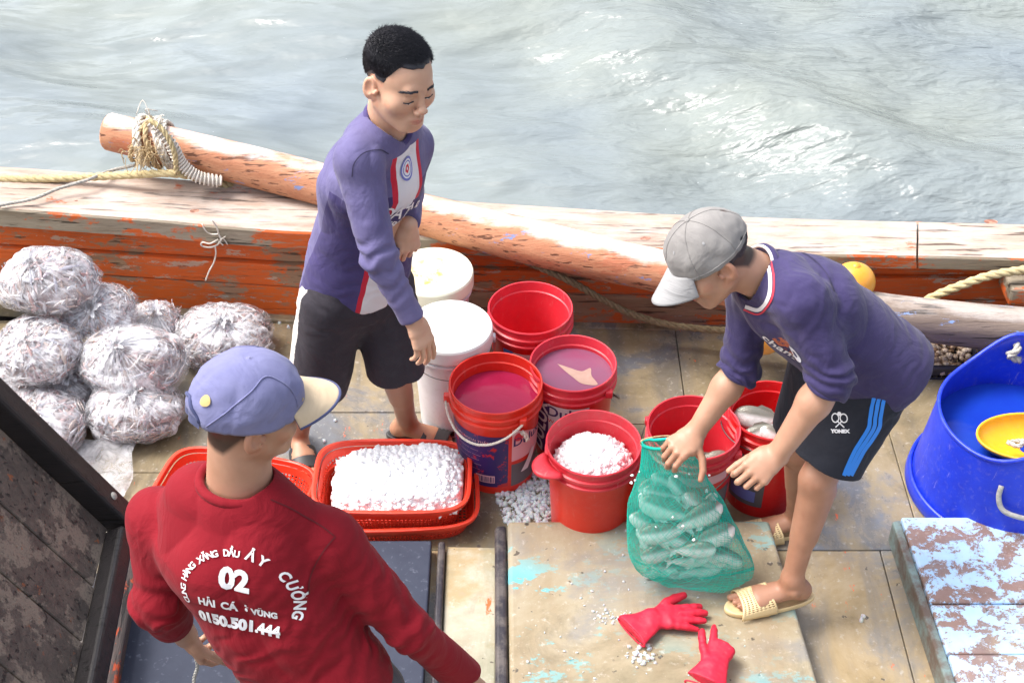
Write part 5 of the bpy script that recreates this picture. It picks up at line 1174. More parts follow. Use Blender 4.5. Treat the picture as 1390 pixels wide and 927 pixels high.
# ================================================================== HEADS
class Fr:
    def __init__(s, c, f, u, sc=1.): s.c = A(c); s.f = nrm(f); s.u = nrm(A(u) - s.f * (A(u) @ s.f)); s.r = np.cross(s.f, s.u); s.s = sc; s.k = (s.r, s.f, s.u)
    def p(s, x, y, z): return s.c + (s.r * x + s.f * y + s.u * z) * s.s
    def loc(s, P): return (P - s.c) @ np.stack(s.k, 1) / s.s
def head(S, H, neck, face=True, ears=True, neck_r=.054):
    s = H.s; E = lambda c, r, k=.012: S.add(ell(H.p(*c), tuple(x * s for x in r), *H.k), k); C = lambda a, b, ra, rb=None, k=.01: S.add(cap(H.p(*a), H.p(*b), ra * s, (rb or ra) * s), k)
    E((0, -.014, .040), (.074, .094, .082)); E((0, .022, .022), (.066, .070, .075), .02); E((0, .028, -.034), (.064, .057, .072), .025)
    for x in (1, -1):
        C((x * .053, .002, -.045), (x * .022, .064, -.088), .020, .018, .022); E((x * .042, .056, -.020), (.027, .026, .026), .025)
    E((0, .070, -.090), (.022, .018, .018), .02); C((-.030, .080, .026), (.030, .080, .026), .011, .011, .016)
    S.add(cap(H.p(0, -.020, -.030), neck, .056 * s, neck_r * s), .025)
    if face:
        for x in (1, -1):
            S.sub(ell(H.p(x * .031, .096, .006), (.018 * s, .011 * s, .010 * s), *H.k), .012)
            E((x * .031, .0745, .003), (.0150, .0135, .0125), .003); C((x * .018, .085, .0105), (x * .040, .079, .0100), .0030, .0020, .004)   # lids
            E((x * .012, .099, -.032), (.0085, .010, .0075), .006)
        C((0, .084, .022), (0, .101, -.020), .0075, .0095, .010); E((0, .107, -.024), (.0115, .0105, .0100), .006)
        for x in (1, -1): S.sub(ell(H.p(x * .0085, .103, -.0385), (.0035 * s, .005 * s, .003 * s), *H.k), .003)
        E((0, .080, -.062), (.028, .014, .020), .014)
        C((-.019, .086, -.0585), (0, .0945, -.056), .0048, .0058, .004); C((.019, .086, -.0585), (0, .0945, -.056), .0048, .0058, .004)
        C((-.015, .086, -.0685), (.015, .086, -.0685), .0068, .0068, .004); E((0, .0905, -.0695), (.011, .0065, .0065), .004)
        S.sub(cap(H.p(-.020, .093, -.0625), H.p(0, .1005, -.0615), .0016 * s), .002); S.sub(cap(H.p(.020, .093, -.0625), H.p(0, .1005, -.0615), .0016 * s), .002)
    if ears:
        for x in (1, -1):
            Y = nrm(H.f * .92 + H.r * x * -.38); X = nrm(H.r * x * .92 + H.f * .38); Z = nrm(np.cross(X, Y)); Z = Z if Z @ H.u > 0 else -Z
            e = inter(ell(H.p(x * .0775, -.014, -.008), (.011 * s, .020 * s, .032 * s), X, Y, Z)); S.add((e[0], e[1], e[2]), .006)
            S.sub(ell(H.p(x * .087, -.009, .000), (.0075 * s, .012 * s, .020 * s), X, Y, Z), .004); S.add(cap(H.p(x * .074, .008, -.006), H.p(x * .078, .006, -.012), .005 * s), .004)
            S.add(ell(H.p(x * .0715, -.001, -.030), (.006 * s, .008 * s, .009 * s), *H.k), .006)
def headtint(V, H, stub=1., brow=True, line=None):
    L = H.loc(V); T = np.ones((len(V), 4)); x, y, z = L.T; near = np.linalg.norm(L, axis=1) < .2
    def mixc(m, c): T[:, :3] = T[:, :3] * (1 - m[:, None]) + np.array(c) * m[:, None]
    lip = np.exp(-(((x / .021) ** 2 + ((z + .0625) / .0095) ** 2) ** 2)) * (y > .07) * near; mixc(lip * .75, (.78, .42, .48))
    cheek = np.exp(-(((np.abs(x) - .040) / .02) ** 2 + ((z + .025) / .02) ** 2)) * (y > .03) * near; mixc(cheek * .3, (1.02, .82, .80))
    earz = ((np.abs(x) > .0735) & (y > -.04) & (y < .02) & (z < .04)).astype(float); ear = (np.abs(x) > .07) * (np.abs(z) < .05) * near; mixc(ear * .35, (1.05, .75, .70))
    sc = np.clip((z - (line or (lambda x, y: .052 - .09 * np.clip((.03 - y) / .05, 0, 1)))(x, y)) / .014, 0, 1) * near * (y < .075) * (np.abs(x) > 0); mixc(sc * stub * (1 - earz), (.07, .07, .08))
    return T
def brows(H, par, vf=None, mat='hair_black'):
    mb = MB(); rs = np.random.default_rng(5); tr = bvh(*vf)
    def on(x, z, o=.0006):
        h = tr.ray_cast(Vector(H.p(x, .2, z)), Vector(-H.f)); return (np.array(h[0]) if h[0] else H.p(x, .09, z)) + H.f * o
    for x in (1, -1):
        for i in range(150):
            t = rs.random(); px = x * lerp(.014, .049, t); pz = .0245 + .0035 * (1 - t) + .005 * math.sin(t * 2.6) - .003 * t + rs.normal() * .0016; py = 0
            p = on(px, pz); d = H.r * x * .007 + H.u * (.0022 - .003 * t); q = on(px + x * .006, pz + .0018 - .003 * t, .0014); mb.add(*tube([p, (p + q) / 2 + H.f * .0004, q], [.0008, .0007, .0002], 3, False))
    obj('eyebrows', *mb.vf(), mat, par)['kind'] = 'stuff'
    ml = MB()
    for x in (1, -1):
        P2_ = [on(x * (.020 + .023 * t), -.0034 - .0020 * math.sin(t * 3.1), .0003) for t in np.linspace(0, 1, 9)]; P3_ = [on(x * (.020 + .023 * t), -.0034 - .0062 * math.sin(t * 3.1), .0003) for t in np.linspace(0, 1, 9)]; obj('eye', np.array(P2_ + P3_), [(i, i + 1, 10 + i, 9 + i) for i in range(8)], 'eye_white', par); pc = on(x * .0310, -.0072, .0007); obj('iris', np.array([pc + (H.r * math.cos(a) * .0042 + H.u * math.sin(a) * .0024) for a in np.linspace(0, 6.2832, 13)[:-1]]), [tuple(range(12))], 'eye_dark', par)
        P = catmull([on(x * (.018 + .028 * t), -.0030 - .0022 * math.sin(t * 3.1), .0004) for t in (0, .25, .5, .75, 1)], 6); ml.add(*tube(P, .0019, 5))
    obj('eyelashes', *ml.vf(), mat, par)
def haircap(H, par, line, thick=.012, vx=.0025, tufts=2600, tl=.016, seed=1, top=None):
    S = SDF(vx); s = H.s
    S.add(ell(H.p(0, -.014, .040), ((.074 + thick * .6) * s, (.094 + thick) * s, (.082 + thick) * s), *H.k), .01); S.add(ell(H.p(0, .018, .030), ((.066 + thick * .6) * s, (.072 + thick * .6) * s, (.075 + thick * .8) * s), *H.k), .02)
    def noise(P):
        L = H.loc(P); x, y, z = L.T; ln = line(x, y); k = np.clip((ln - z) / .02, -1, 1.2); return k * .030 * (k > 0) + np.clip((z - ln) / .02, 0, 1) * -.0 + .0016 * fbm(P, 60., 2) + (1 - np.clip((z - ln) / .045, 0, 1)) * thick * .55
    if top is not None: S.clip(half(H.p(0, 0, top), H.u))
    S.noise = noise; V, F = S.mesh(); obj('hair', V, F, 'hair_black', par)
    rs = np.random.default_rng(seed); mb = []; N = len(V); L = H.loc(V); ln = line(L[:, 0], L[:, 1]); idx = np.where((L[:, 2] > ln + .012) & (np.linalg.norm(L, axis=1) > .08))[0]; idx = rs.choice(idx, min(tufts, len(idx)), False)
    C = V[idx]; Nn = C - H.p(0, -.01, .02); Nn /= np.linalg.norm(Nn, axis=1)[:, None]; Lc = H.loc(C); topness = np.clip((Lc[:, 2] - .05) / .05, 0, 1)
    D = Nn * (.22 + .42 * topness[:, None]) + H.f * (.75 * topness[:, None]) + H.u * (-.7 * (1 - topness))[:, None] + rs.normal(size=C.shape) * .17; D /= np.linalg.norm(D, axis=1)[:, None]; l = tl * (.25 + .75 * topness) * rs.uniform(.6, 1.2, len(C))
    B1 = np.cross(D, Nn); B1 /= np.linalg.norm(B1, axis=1)[:, None] + 1e-9; w = .0013
    Vv = np.stack([C - B1 * w - D * .004, C + B1 * w - D * .004, C + Nn * w * 1.5 - D * .003, C + D * l[:, None] - Nn * .002 * topness[:, None]], 1).reshape(-1, 3); base = (np.arange(len(C)) * 4)[:, None, None]; Fc = np.array([[0, 1, 3], [1, 2, 3], [2, 0, 3]])[None] + base
    obj('hair_tufts', Vv, Fc.reshape(-1, 3), 'hair_black', par)['kind'] = 'stuff'

# ================================================================== CAPS
def ball_cap(H, par, crown_m, brim_m, edge_m=None, tilt=0, brimL=.075, strap=True, five=False, rad=(.090, .110, .100), base=.012, brimdrop=.028, brimw=1.0):
    t = bpy.data.objects.new('cap', None); COL.objects.link(t); t.parent = par; t.location = tuple(H.p(0, 0, .03) - np.array(wloc(par)))
    rx, ry, rz = rad; cz = .030
    def crown(u, v):
        a = u * 6.2832; ph = v * 1.72; cr = np.sin(ph) ** .92; x = rx * np.sin(a) * cr; y = ry * np.cos(a) * cr - .005; z = cz + rz * np.where(ph < 1.5708, np.cos(ph) ** .90 if False else np.abs(np.cos(ph)) ** .92 * np.sign(np.cos(ph)), np.cos(ph) * .9)
        seam = np.exp(-((np.mod(u * 6 + .5, 1) - .5) / .05) ** 2) * .0022 * (v > .05); wr = .0022 * vn(x * 60, y * 60, z * 60) + .0045 * vn(x * 22 + 5, y * 22, z * 22); k = 1 + (-seam + wr) / .09
        hz = np.clip((ph - 1.1) / .6, 0, 1); cut_back = -.012 * np.cos(a) * hz * 0
        P = [H.c[i] + (H.r[i] * x * k + H.f[i] * y * k + H.u[i] * (z * 1)) * H.s for i in range(3)]; return P
    V, F = gridsurf(crown, 72, 26, True); o = obj('crown', V, F, crown_m, t); mod(o, 'SOLIDIFY', thickness=.003, offset=-1)
    V, F = gridsurf(lambda u, v: [H.c[i] + (H.r[i] * .007 * np.cos(u * 6.28) * np.sin(v * 1.57) + H.f[i] * (.007 * np.sin(u * 6.28) * np.sin(v * 1.57) - .005) + H.u[i] * (cz + rz + .001 + .003 * np.cos(v * 1.57))) * H.s for i in range(3)], 12, 5, True); obj('button', V, F, crown_m, t) if not five else None
    A0 = R(50) * brimw; z0 = cz + rz * math.cos(1.72) * .9
    def brim(u, v, dz=0):
        a = (u - .5) * 2 * A0; xi = rx * np.sin(a) * .975; yi = ry * np.cos(a) * .985 - .005; ex = brimL * (np.clip(np.cos((u - .5) * 3.0), 0, 1) ** .62); x = xi * (1 + .10 * v); y = yi + ex * v; z = z0 + .006 - brimdrop * v * .6 - 3.2 * x * x * (.10 + .90 * v) + .010 * (1 - v) + dz
        return [H.c[i] + (H.r[i] * x + H.f[i] * y + H.u[i] * z) * H.s for i in range(3)]
    V, F = gridsurf(brim, 40, 12); o = obj('brim', V, F, brim_m, t); mod(o, 'SOLIDIFY', thickness=.0035, offset=0)
    if edge_m:
        P = np.array([[c[0] for c in [np.atleast_1d(q) for q in brim(np.array([u]), np.array([1.]))]] for u in np.linspace(.0, 1., 61)]); obj('brim_edge', *tube(P, .0035, 8), edge_m, t)
        V, F = gridsurf(lambda u, v: brim(u, v, -.0035), 40, 12); obj('brim_underside', V, F, edge_m, t)
    if not five:
        for kk in range(6):
            SP = []
            for vv_ in np.linspace(.03, .97, 24):
                c = crown(np.array([kk / 6]), np.array([vv_])); p = np.array([float(np.atleast_1d(q)[0]) for q in c]); SP.append(p + nrm(p - H.p(0, -.01, .02)) * .0006)
            obj('seam', *tube(np.array(SP), .0013, 5), crown_m, t)
        SP = []
        for uu_ in np.linspace(0, 1, 61):
            c = crown(np.array([uu_]), np.array([.93])); p = np.array([float(np.atleast_1d(q)[0]) for q in c]); SP.append(p + nrm(p - H.p(0, -.01, .02)) * .0006)
        obj('seam', *tube(np.array(SP), .0012, 5, False), crown_m, t)
    for sa in (-1, 1):
        for q in ((.55, .75), (.8, .9)) if five else ((.52, .5), (1.57, .52)):
            P = []
            for an in np.linspace(0, 6.2832, 13):
                c = crown(np.array([(sa * q[0] + .05 * math.cos(an) * .7) / 6.2832 % 1]), np.array([(q[1] * 1.1 + .036 * math.sin(an) * .7)])) if five else crown(np.array([(sa * q[0] + .035 * math.cos(an)) / 6.2832 % 1]), np.array([q[1] + .026 * math.sin(an)])); P.append([float(c[i][0]) for i in range(3)])
            P = np.array(P); nn = nrm(P.mean(0) - H.p(0, -.01, .02)); obj('eyelet', np.vstack([P + nn * .001, P.mean(0) + nn * .0015]), [(i, i + 1, 13) for i in range(12)], 'cap_eyelet' if five else edge_m or 'cap_brim_grey', t)
    return t, crown

# ================================================================== PERSONS
def smooth_torso(S, J, grow=0., k=.03, belly=1., sh=True, ax=None, low=0., w=(.150, .128, .158, .135), dpt=(.098, .088, .108, .085)):
    """torso from pelvis to neck; elliptic sections turning from the hip line to the shoulder line"""
    pv, ch, nk = A(J['pelv']), A(J['chest']), A(J['neck']); up = nrm(nk - pv); hs = nrm(A(J['hipL']) - A(J['hipR'])); ss = nrm(A(J['shL']) - A(J['shR'])); mid = lerp(pv, ch, .5)
    ms = nrm(hs + ss); g = grow
    S.add(ecap(pv - up * .03, mid, (w[0] + g, dpt[0] * belly + g), (w[1] + g, dpt[1] * belly + g), hs), k); S.add(ecap(mid, ch, (w[1] + g, dpt[1] * belly + g), (w[2] + g, dpt[2] + g), ms), k)
    S.add(ecap(ch, lerp(ch, nk, .62), (w[2] + g, dpt[2] + g), (w[3] + g, dpt[3] + g), ss), k)
    for q in ('shL', 'shR'): S.add(cap(lerp(nk, A(J[q]), .12) - up * .015, A(J[q]), .047 + g, .052 + g), .035)
def limb(S, a, b, ra, rb, k=.02): S.add(cap(a, b, ra, rb), k)
def arm(S, sh, el, wr, g=0., k=.02, up=.047, fo=.039, wr_r=.026):
    sh, el, wr = A(sh), A(el), A(wr); S.add(cap(sh, el, up + g, fo * .97 + g), k); S.add(cap(el, lerp(el, wr, .3), fo * .98 + g, fo + g), k); S.add(cap(lerp(el, wr, .3), wr, fo + g, wr_r + g), k)
def leg(S, hp, kn, an, g=0., k=.025, th=.078, kr=.050, cf=.054, ar=.032, back=None):
    hp, kn, an = A(hp), A(kn), A(an); S.add(cap(hp, kn, th + g, kr + g), k); sh = nrm(an - kn); S.add(cap(kn, an, kr * .88 + g, ar + g), k)
    b = A(0, 1, 0) if back is None else nrm(back); b = nrm(b - sh * (b @ sh)); S.add(ecap(lerp(kn, an, .12) + b * .016, lerp(kn, an, .52) + b * .008, (cf * .88 + g, cf * .95 + g), (cf * .62 + g, cf * .66 + g), np.cross(sh, b)), k)
    S.add(ell(kn - b * .022, (.026 + g, .026 + g, .03 + g)), .03)
def shirt_attrs(V, J, side, fwd, armsegs, rad=.075):
    pv, nk = A(J['pelv']), A(J['neck']); ch = A(J['chest']); up = nrm(nk - pv); P = V - pv; z = P @ up
    z1 = (ch - pv) @ up; z2 = (nk - pv) @ up; S_ = np.stack([np.interp(z, [0, z1, z2], [a, b, c]) for a, b, c in zip(pv, ch, nk)], 1); Q = V - S_
    hs = nrm(A(J['hipL']) - A(J['hipR'])); w = np.clip(z / z1, 0, 1)[:, None]; sd = hs * (1 - w) + nrm(side) * w; sd /= np.linalg.norm(sd, axis=1)[:, None]; fw = np.cross(sd, np.broadcast_to(up, sd.shape)); fw *= np.sign((fw * fwd).sum(1).mean())
    tl = np.stack([(Q * sd).sum(1), (Q * fw).sum(1), z], 1); d = np.full(len(V), 9.)
    for a, b in armsegs:
        a, b = A(a), A(b); ba = b - a; t = np.clip((V - a) @ ba / (ba @ ba), 0, 1); d = np.minimum(d, np.linalg.norm(V - a - t[:, None] * ba, axis=1))
    return {'tl': tl, 'arm': np.clip((rad - d) / .004, 0, 1)}
def folds(segs, amp=.0035, base=.003, scale=14.):
    """cloth folds: soft general creases plus rings bunched round the given (point, axis, reach, strength)"""
    def fn(P):
        r = base * (1.1 - 2.6 * np.abs(vn(P[:, 0] * scale * .75 + P[:, 2] * 2.5, P[:, 1] * scale * .6, P[:, 2] * scale * .35 - P[:, 0] * 2)) ** .8) + base * .35 * fbm(P, scale * 1.3, 1)
        for p, ax, reach, st in segs:
            q = P - A(p); ax_ = nrm(ax); t = q @ ax_; w = np.exp(-(np.linalg.norm(q, axis=1) / reach) ** 2)
            r = r + st * amp * w * np.sin(t * 120 + 5 * vn(P[:, 0] * 11, P[:, 1] * 11, P[:, 2] * 11) + 3 * vn(P[:, 0] * 25, P[:, 1] * 25, P[:, 2] * 25))
        return r - .0015
    return fn
# ------------------------------------------------------------------ MAN 1: standing, faded purple football shirt
J = dict(head=W(541, 110, y=3.38), neck=W(521, 163, y=3.405), chest=W(506, 238, y=3.42), pelv=W(485, 372, y=3.44),
         shR=W(487, 217, y=3.28), elR=W(515, 348, y=3.165), wrR=W(561, 434, y=3.13), shL=W(556, 197, y=3.53), elL=W(553, 262, y=3.60), wrL=W(553, 305, y=3.42),
         hipR=W(452, 405, y=3.38), knR=W(434, 508, y=3.40), anR=W(404, 588, y=3.54), hipL=W(518, 393, y=3.47), knL=W(536, 494, y=3.44), anL=W(553, 575, y=3.58))
man1 = thing('person', (J['pelv'][0], J['pelv'][1], 0), 'standing bareheaded young man in faded purple football shirt and charcoal knee shorts', 'person')
H1 = Fr(J['head'], (.60, -.72, -.14), (.12, .02, 1), 1.07)
f1 = nrm(A(.84, -.54, 0))
# body
Sb = SDF(.0022); head(Sb, H1, J['neck'] - A(0, 0, .05)); hv = Sb.mesh()
Sa = SDF(.0023); Sa.add(cap(lerp(J['elR'], J['wrR'], .6), J['wrR'], .030, .026))
dR = nrm(W(584, 486, y=3.10) - J['wrR']); hand(Sa, J['wrR'], dR, VW * .75 + IR * .55 + IU * .3, IR * 1. + VW * .1, (.22, .32, .38, .45), (.15, .95, .55), 1.02, .035); av = Sa.mesh()
Sc = SDF(.0023); dL = nrm(A(-.05, -.25, -1)); Sc.add(cap(lerp(J['elL'], J['wrL'], .6), J['wrL'], .029, .025)); hand(Sc, J['wrL'] + A(.005, 0, .0), dL, A(.5, -.85, .1), A(-.8, -.45, 0), (.35, .5, .6, .65), (.2, .8, .5), .95, .04); cv = Sc.mesh()
St = SDF(.005); smooth_torso(St, J, -.006); arm(St, J['shR'], J['elR'], J['wrR'], -.008); arm(St, J['shL'], J['elL'], J['wrL'], -.008); leg(St, J['hipR'], J['knR'], J['anR'], back=-f1); leg(St, J['hipL'], J['knL'], J['anL'], back=-f1); tv = St.mesh()
Sl = SDF(.0032); leg(Sl, lerp(J['hipR'], J['knR'], .7), J['knR'], J['anR'], th=.058, back=-f1); foot(Sl, J['anR'], (.25, -1), .020, .92, 1)
leg(Sl, lerp(J['hipL'], J['knL'], .7), J['knL'], J['anL'], th=.058, back=-f1); foot(Sl, J['anL'], (.96, -.22), .020, .92, -1); lv = Sl.mesh()
V, F = joinvf([hv, av, cv, tv, lv])
ln1 = lambda x, y: .090 - .010 - .060 * np.clip((.052 - y) / .030, 0, 1) - .062 * np.clip((-.02 - y) / .04, 0, 1)
T_ = headtint(V, H1, .93, line=ln1); T_[V[:, 2] < .7, :3] *= (.72, .62, .56); obj('body', V, F, 'skin_light', man1, attrs={'tint': T_})
brows(H1, man1, hv); haircap(H1, man1, lambda x, y: .082 - .052 * np.clip((.050 - y) / .022, 0, 1) - .040 * np.clip((-.02 - y) / .04, 0, 1) + .001 * np.sin(x * 210), .005, tufts=11000, tl=.021)
# shirt
S = SDF(.0042); smooth_torso(S, J, .012, k=.03, w=(.164, .138, .160, .128), dpt=(.116, .096, .108, .080)); g = .011
S.add(cap(J['shR'], J['elR'], .056 + .004, .050), .035); S.add(cap(J['elR'], J['wrR'] , .050, .036), .02); S.add(cap(J['shL'], J['elL'], .058, .050), .035); S.add(cap(J['elL'], J['wrL'], .050, .036), .02)
S.clip(half(lerp(J['pelv'], J['chest'], -.10), J['pelv'] - J['chest']))
cuR = lerp(J['elR'], J['wrR'], .97); S.sub(inter(cap(cuR, cuR + nrm(J['wrR'] - J['elR']) * .3, .065, .065), half(cuR, J['elR'] - J['wrR'])))
cuL = lerp(J['elL'], J['wrL'], .95); S.sub(inter(cap(cuL, cuL + nrm(J['wrL'] - J['elL']) * .2, .065, .065), half(cuL, J['elL'] - J['wrL'])))
nkc = J['neck'] - A(0, 0, .012) + f1 * .014; nku = nrm(J['neck'] - J['chest'] + A(0, 0, .05) + f1 * .05); S.sub(cap(nkc, nkc + nku * .15, .068, .075))
S.noise = folds([(J['elR'], J['wrR'] - J['elR'], .09, 1.5), (lerp(J['elR'], J['wrR'], .75), J['wrR'] - J['elR'], .05, .9), (lerp(J['pelv'], J['chest'], .15), A(.2, 0, 1), .14, .7), (J['shR'] + A(0, 0, -.08), A(1, 0, .9), .08, .8), (lerp(J['pelv'], J['chest'], .6) + f1 * .1, A(-.4, 0, 1), .1, .6)], base=.0045)
V, F = S.mesh(); side1 = nrm(J['shL'] - J['shR']); at = shirt_attrs(V, J, side1, f1, [(J['shR'], J['elR']), (J['elR'], J['wrR']), (J['shL'] , J['elL']), (J['elL'], J['wrL'])], .066)
sh1 = obj('football_shirt', V, F, 'shirt_faded_purple', man1, attrs=at); tr = bvh(V, F[(at['arm'][F[:, 0]] < .5)]); tr_s1 = bvh(V, F)
def collar(c, u, rx, ry, fdir, mat, par, r=.008, n=48, nm='collar', vneck=0.):
    u = nrm(u); f = nrm(A(fdir) - u * (A(fdir) @ u)); s = np.cross(f, u); P = []
    for a in np.linspace(0, 6.2832, n + 1):
        q = max(0, math.cos(a)) ** 3; P.append(c + s * math.sin(a) * rx + f * math.cos(a) * ry * (1 + .05 * vneck * q) - u * (.012 * (1 - math.cos(a)) * -.6 + .028 * q * (1 + vneck)))
    return obj(nm, *tube(P, r, 8, False), mat, par)
collar(nkc + nku * .012 - f1 * .002, nku, .070, .066, f1, 'shirt_faded_purple', sh1, .0085)
# print: lettering and crest on the chest
upv = nrm(J['neck'] - J['pelv']); cpt = lambda x, z, d=.16: J['pelv'] + upv * z + side1 * x + f1 * d
def pr(V2, F2, x, z, mat, nm, off=.0022, rt=None):
    L, F3 = lay(tr, V2, F2, cpt(x, z), nrm(np.cross(upv, f1)) if rt is None else rt, upv, off, .0)
    return L, F3
def put(tr, par, o, right, up, V2, F2, mat, nm, off, back=.3):
    L, F3 = lay(tr, V2, F2, o, right, up, off, back)
    if len(F3): obj(nm, L, F3, mat, par, smooth=False)
rt = -side1 if (np.cross(-side1, upv) @ f1) > 0 else side1
for s_, sz, x, z in (('QATAR', .060, 0, .285), ('AIRWAYS', .036, 0, .240)):
    V2, F2 = text_mesh(s_, sz, .001); put(tr, sh1, cpt(x, z), rt, upv, V2, F2, 'print_white', 'lettering', .003)
for V2, F2, m_, of in ((*ring2d(.024, .030, sy=1.12), 'print_blue', .003), (*ring2d(0, .024, sy=1.12), 'print_white', .0028), (*ring2d(.017, .020, sy=1.12), 'print_blue', .0034), (*ring2d(.004, .010, 5, sy=1.4), 'print_red', .0036)):
    put(tr, sh1, cpt(0, .435), rt, upv, V2, F2, m_, 'crest', of)
# shorts
S = SDF(.0045); pv = J['pelv']; hs = nrm(J['hipL'] - J['hipR']); S.add(ecap(pv + A(0, 0, .045), pv - A(0, 0, .06), (.150, .106), (.166, .122), hs), .03)
kR = lerp(J['hipR'], J['knR'], 1.16); kL = lerp(J['hipL'], J['knL'], 1.10)
S.add(cap(J['hipR'], kR + (kR - J['hipR']) * .1, .106, .098), .03); S.add(cap(J['hipL'], kL + (kL - J['hipL']) * .1, .102, .096), .03)
for h_, k_ in ((J['hipR'], kR), (J['hipL'], kL)): S.sub(inter(cap(k_, k_ + nrm(k_ - h_) * .25, .12, .12), half(k_, h_ - k_)))
S.clip(half(pv + A(0, 0, .045), (0, 0, 1)))
S.noise = folds([(J['hipR'], A(.5, 0, 1), .12, .9), (J['hipL'], A(-.5, 0, 1), .12, .9), (lerp(pv, J['hipL'], .6) - A(0, 0, .08) + f1 * .08, A(1, 0, .4), .10, 1.)], base=.0045, scale=11)
V, F = S.mesh(); fr = nrm(f1); rgt = nrm(J['hipR'] - J['hipL']); ax_ = nrm(J['knR'] - J['hipR']); Q = V - J['hipR']; q_ = Q - (Q @ ax_)[:, None] * ax_; q_ /= np.linalg.norm(q_, axis=1)[:, None] + 1e-9
out_ = nrm(rgt + A(-.55, .25, 0)); fwd_ = nrm(np.cross(out_, ax_)); m = (q_ @ out_ > .5) & (np.abs(q_ @ fwd_) < .30) & (V[:, 0] < J['hipR'][0] + .02)
so = obj('knee_shorts', V, F, 'shorts_charcoal', man1, attrs={'stripe': m.astype(float)})
slide(man1, J['anR'], (.25, -1), 0.0, .95, 'black', 1); slide(man1, J['anL'], (.96, -.22), 0.0, .95, 'black', -1)

# ------------------------------------------------------------------ MAN 2: bending over, grey cap, navy shirt
zS = zA
J = dict(head=W(966, 350, y=2.94), neck=W(1030, 372, y=2.97), chest=W(1092, 412, y=2.98), pelv=W(1186, 486, y=3.0),
         shR=W(1020, 398, y=3.08), elR=W(1004, 500, y=3.04), wrR=W(945, 585, y=2.95), shL=W(1086, 408, y=2.84), elL=W(1128, 512, y=2.76), wrL=W(1056, 616, y=2.71),
         hipR=A(.90, 3.08, .80), knR=W(1085, 610, y=3.05), anR=W(1082, 698, z=.085), hipL=W(1178, 520, y=2.95), knL=W(1110, 650, y=2.85), anL=W(1074, 792, z=zS + .085))
man2 = thing('person', (J['pelv'][0], J['pelv'][1], 0), 'bending man in grey cap, navy shirt and black shorts, holding up the net bag', 'person')
H2 = Fr(J['head'], (-.80, -.25, -.54), (-.42, .05, .9), 1.06)
f2 = nrm(np.cross(J['pelv'] - J['neck'], J['shL'] - J['shR'])); f2 = f2 if f2[2] < 0 else -f2
Sb = SDF(.0024); head(Sb, H2, J['neck'] + A(.03, 0, -.02), neck_r=.058); hv = Sb.mesh()
Sa = SDF(.0023); arm(Sa, J['elR'], lerp(J['elR'], J['wrR'], .02), J['wrR'], up=.042, fo=.042, wr_r=.028)
hR = nrm(W(906, 620, y=2.88) - J['wrR']); hand(Sa, J['wrR'], hR, VW * .8 + IU * .35 + IR * -.1, -IU * .8 + IR * .9, ((.5, .9, .6), (.55, .95, .6), (.6, 1., .6), (.6, 1., .6)), (.95, .35, .35), 1.03, .03, wrist_r=.030); av = Sa.mesh()
Sc = SDF(.0023); arm(Sc, J['elL'], lerp(J['elL'], J['wrL'], .02), J['wrL'], up=.044, fo=.044, wr_r=.029)
hL = nrm(W(1018, 648, y=2.66) - J['wrL']); hand(Sc, J['wrL'], hL, VW * .75 + IU * .45 + IR * .35, IU * .9 - IR * .6 + VW * .2, ((.35, 1.1, .8), (.45, 1.15, .8), (.55, 1.15, .8), (.65, 1.1, .8)), (.25, .9, .5), 1.05, .03, wrist_r=.031); cv = Sc.mesh()
bk2 = A(.8, .5, 0)
St = SDF(.005); smooth_torso(St, J, -.006); arm(St, J['shR'], J['elR'], J['wrR']); arm(St, J['shL'], J['elL'], J['wrL']); St.add(cap(J['hipR'], J['knR'], .072, .05)); St.add(cap(J['hipL'], J['knL'], .072, .05)); tv = St.mesh()
Sl = SDF(.003); leg(Sl, lerp(J['hipR'], J['knR'], .4), J['knR'], J['anR'], th=.062, back=bk2); foot(Sl, J['anR'], (-1, -.15), .020, .95, 1)
leg(Sl, lerp(J['hipL'], J['knL'], .4), J['knL'], J['anL'], th=.066, kr=.050, cf=.055, ar=.030, back=bk2); foot(Sl, J['anL'], (-.97, -.22), zS + .020, .98, -1); lv = Sl.mesh()
V, F = joinvf([hv, av, cv, tv, lv]); ln2 = lambda x, y: .03 - .055 * np.clip((.02 - y) / .03, 0, 1) - .035 * np.clip((-.03 - y) / .03, 0, 1)
T_ = headtint(V, H2, .95, line=ln2); T_[V[:, 2] < .62, :3] *= (.86, .78, .74); obj('body', V, F, 'skin_tan', man2, attrs={'tint': T_})
brows(H2, man2, hv); haircap(H2, man2, lambda x, y: .028 - .042 * np.clip((.034 - y) / .02, 0, 1) - .045 * np.clip((-.028 - y) / .03, 0, 1), .004, tufts=1800, tl=.006, seed=2, top=.035)
cp, cr = ball_cap(H2, man2, 'cap_grey', 'cap_brim_grey', None, brimL=.080, brimdrop=.05, rad=(.087, .106, .097))
S = SDF(.0042); smooth_torso(S, J, .012, k=.035, w=(.158, .142, .165, .130), dpt=(.122, .112, .116, .085))
S.add(ecap(lerp(J['pelv'], J['chest'], .15) + f2 * .055, lerp(J['chest'], J['neck'], .3) + f2 * .045, (.12, .10), (.11, .09), J['shL'] - J['shR']), .03); S.add(cap(J['shR'], J['elR'], .060, .056), .035); S.add(cap(J['shL'], J['elL'], .066, .060), .04); eR = lerp(J['elR'], J['wrR'], .12); eL = lerp(J['elL'], J['wrL'], .12)
S.add(cap(J['elR'], lerp(J['elR'], J['wrR'], .3), .055, .054), .02); S.add(cap(J['elL'], lerp(J['elL'], J['wrL'], .3), .060, .058), .02)
for c_, q in ((eR, J['wrR'] - J['elR']), (eL, J['wrL'] - J['elL'])): S.sub(inter(cap(c_, c_ + nrm(q) * .22, .085, .085), half(c_, -q)))
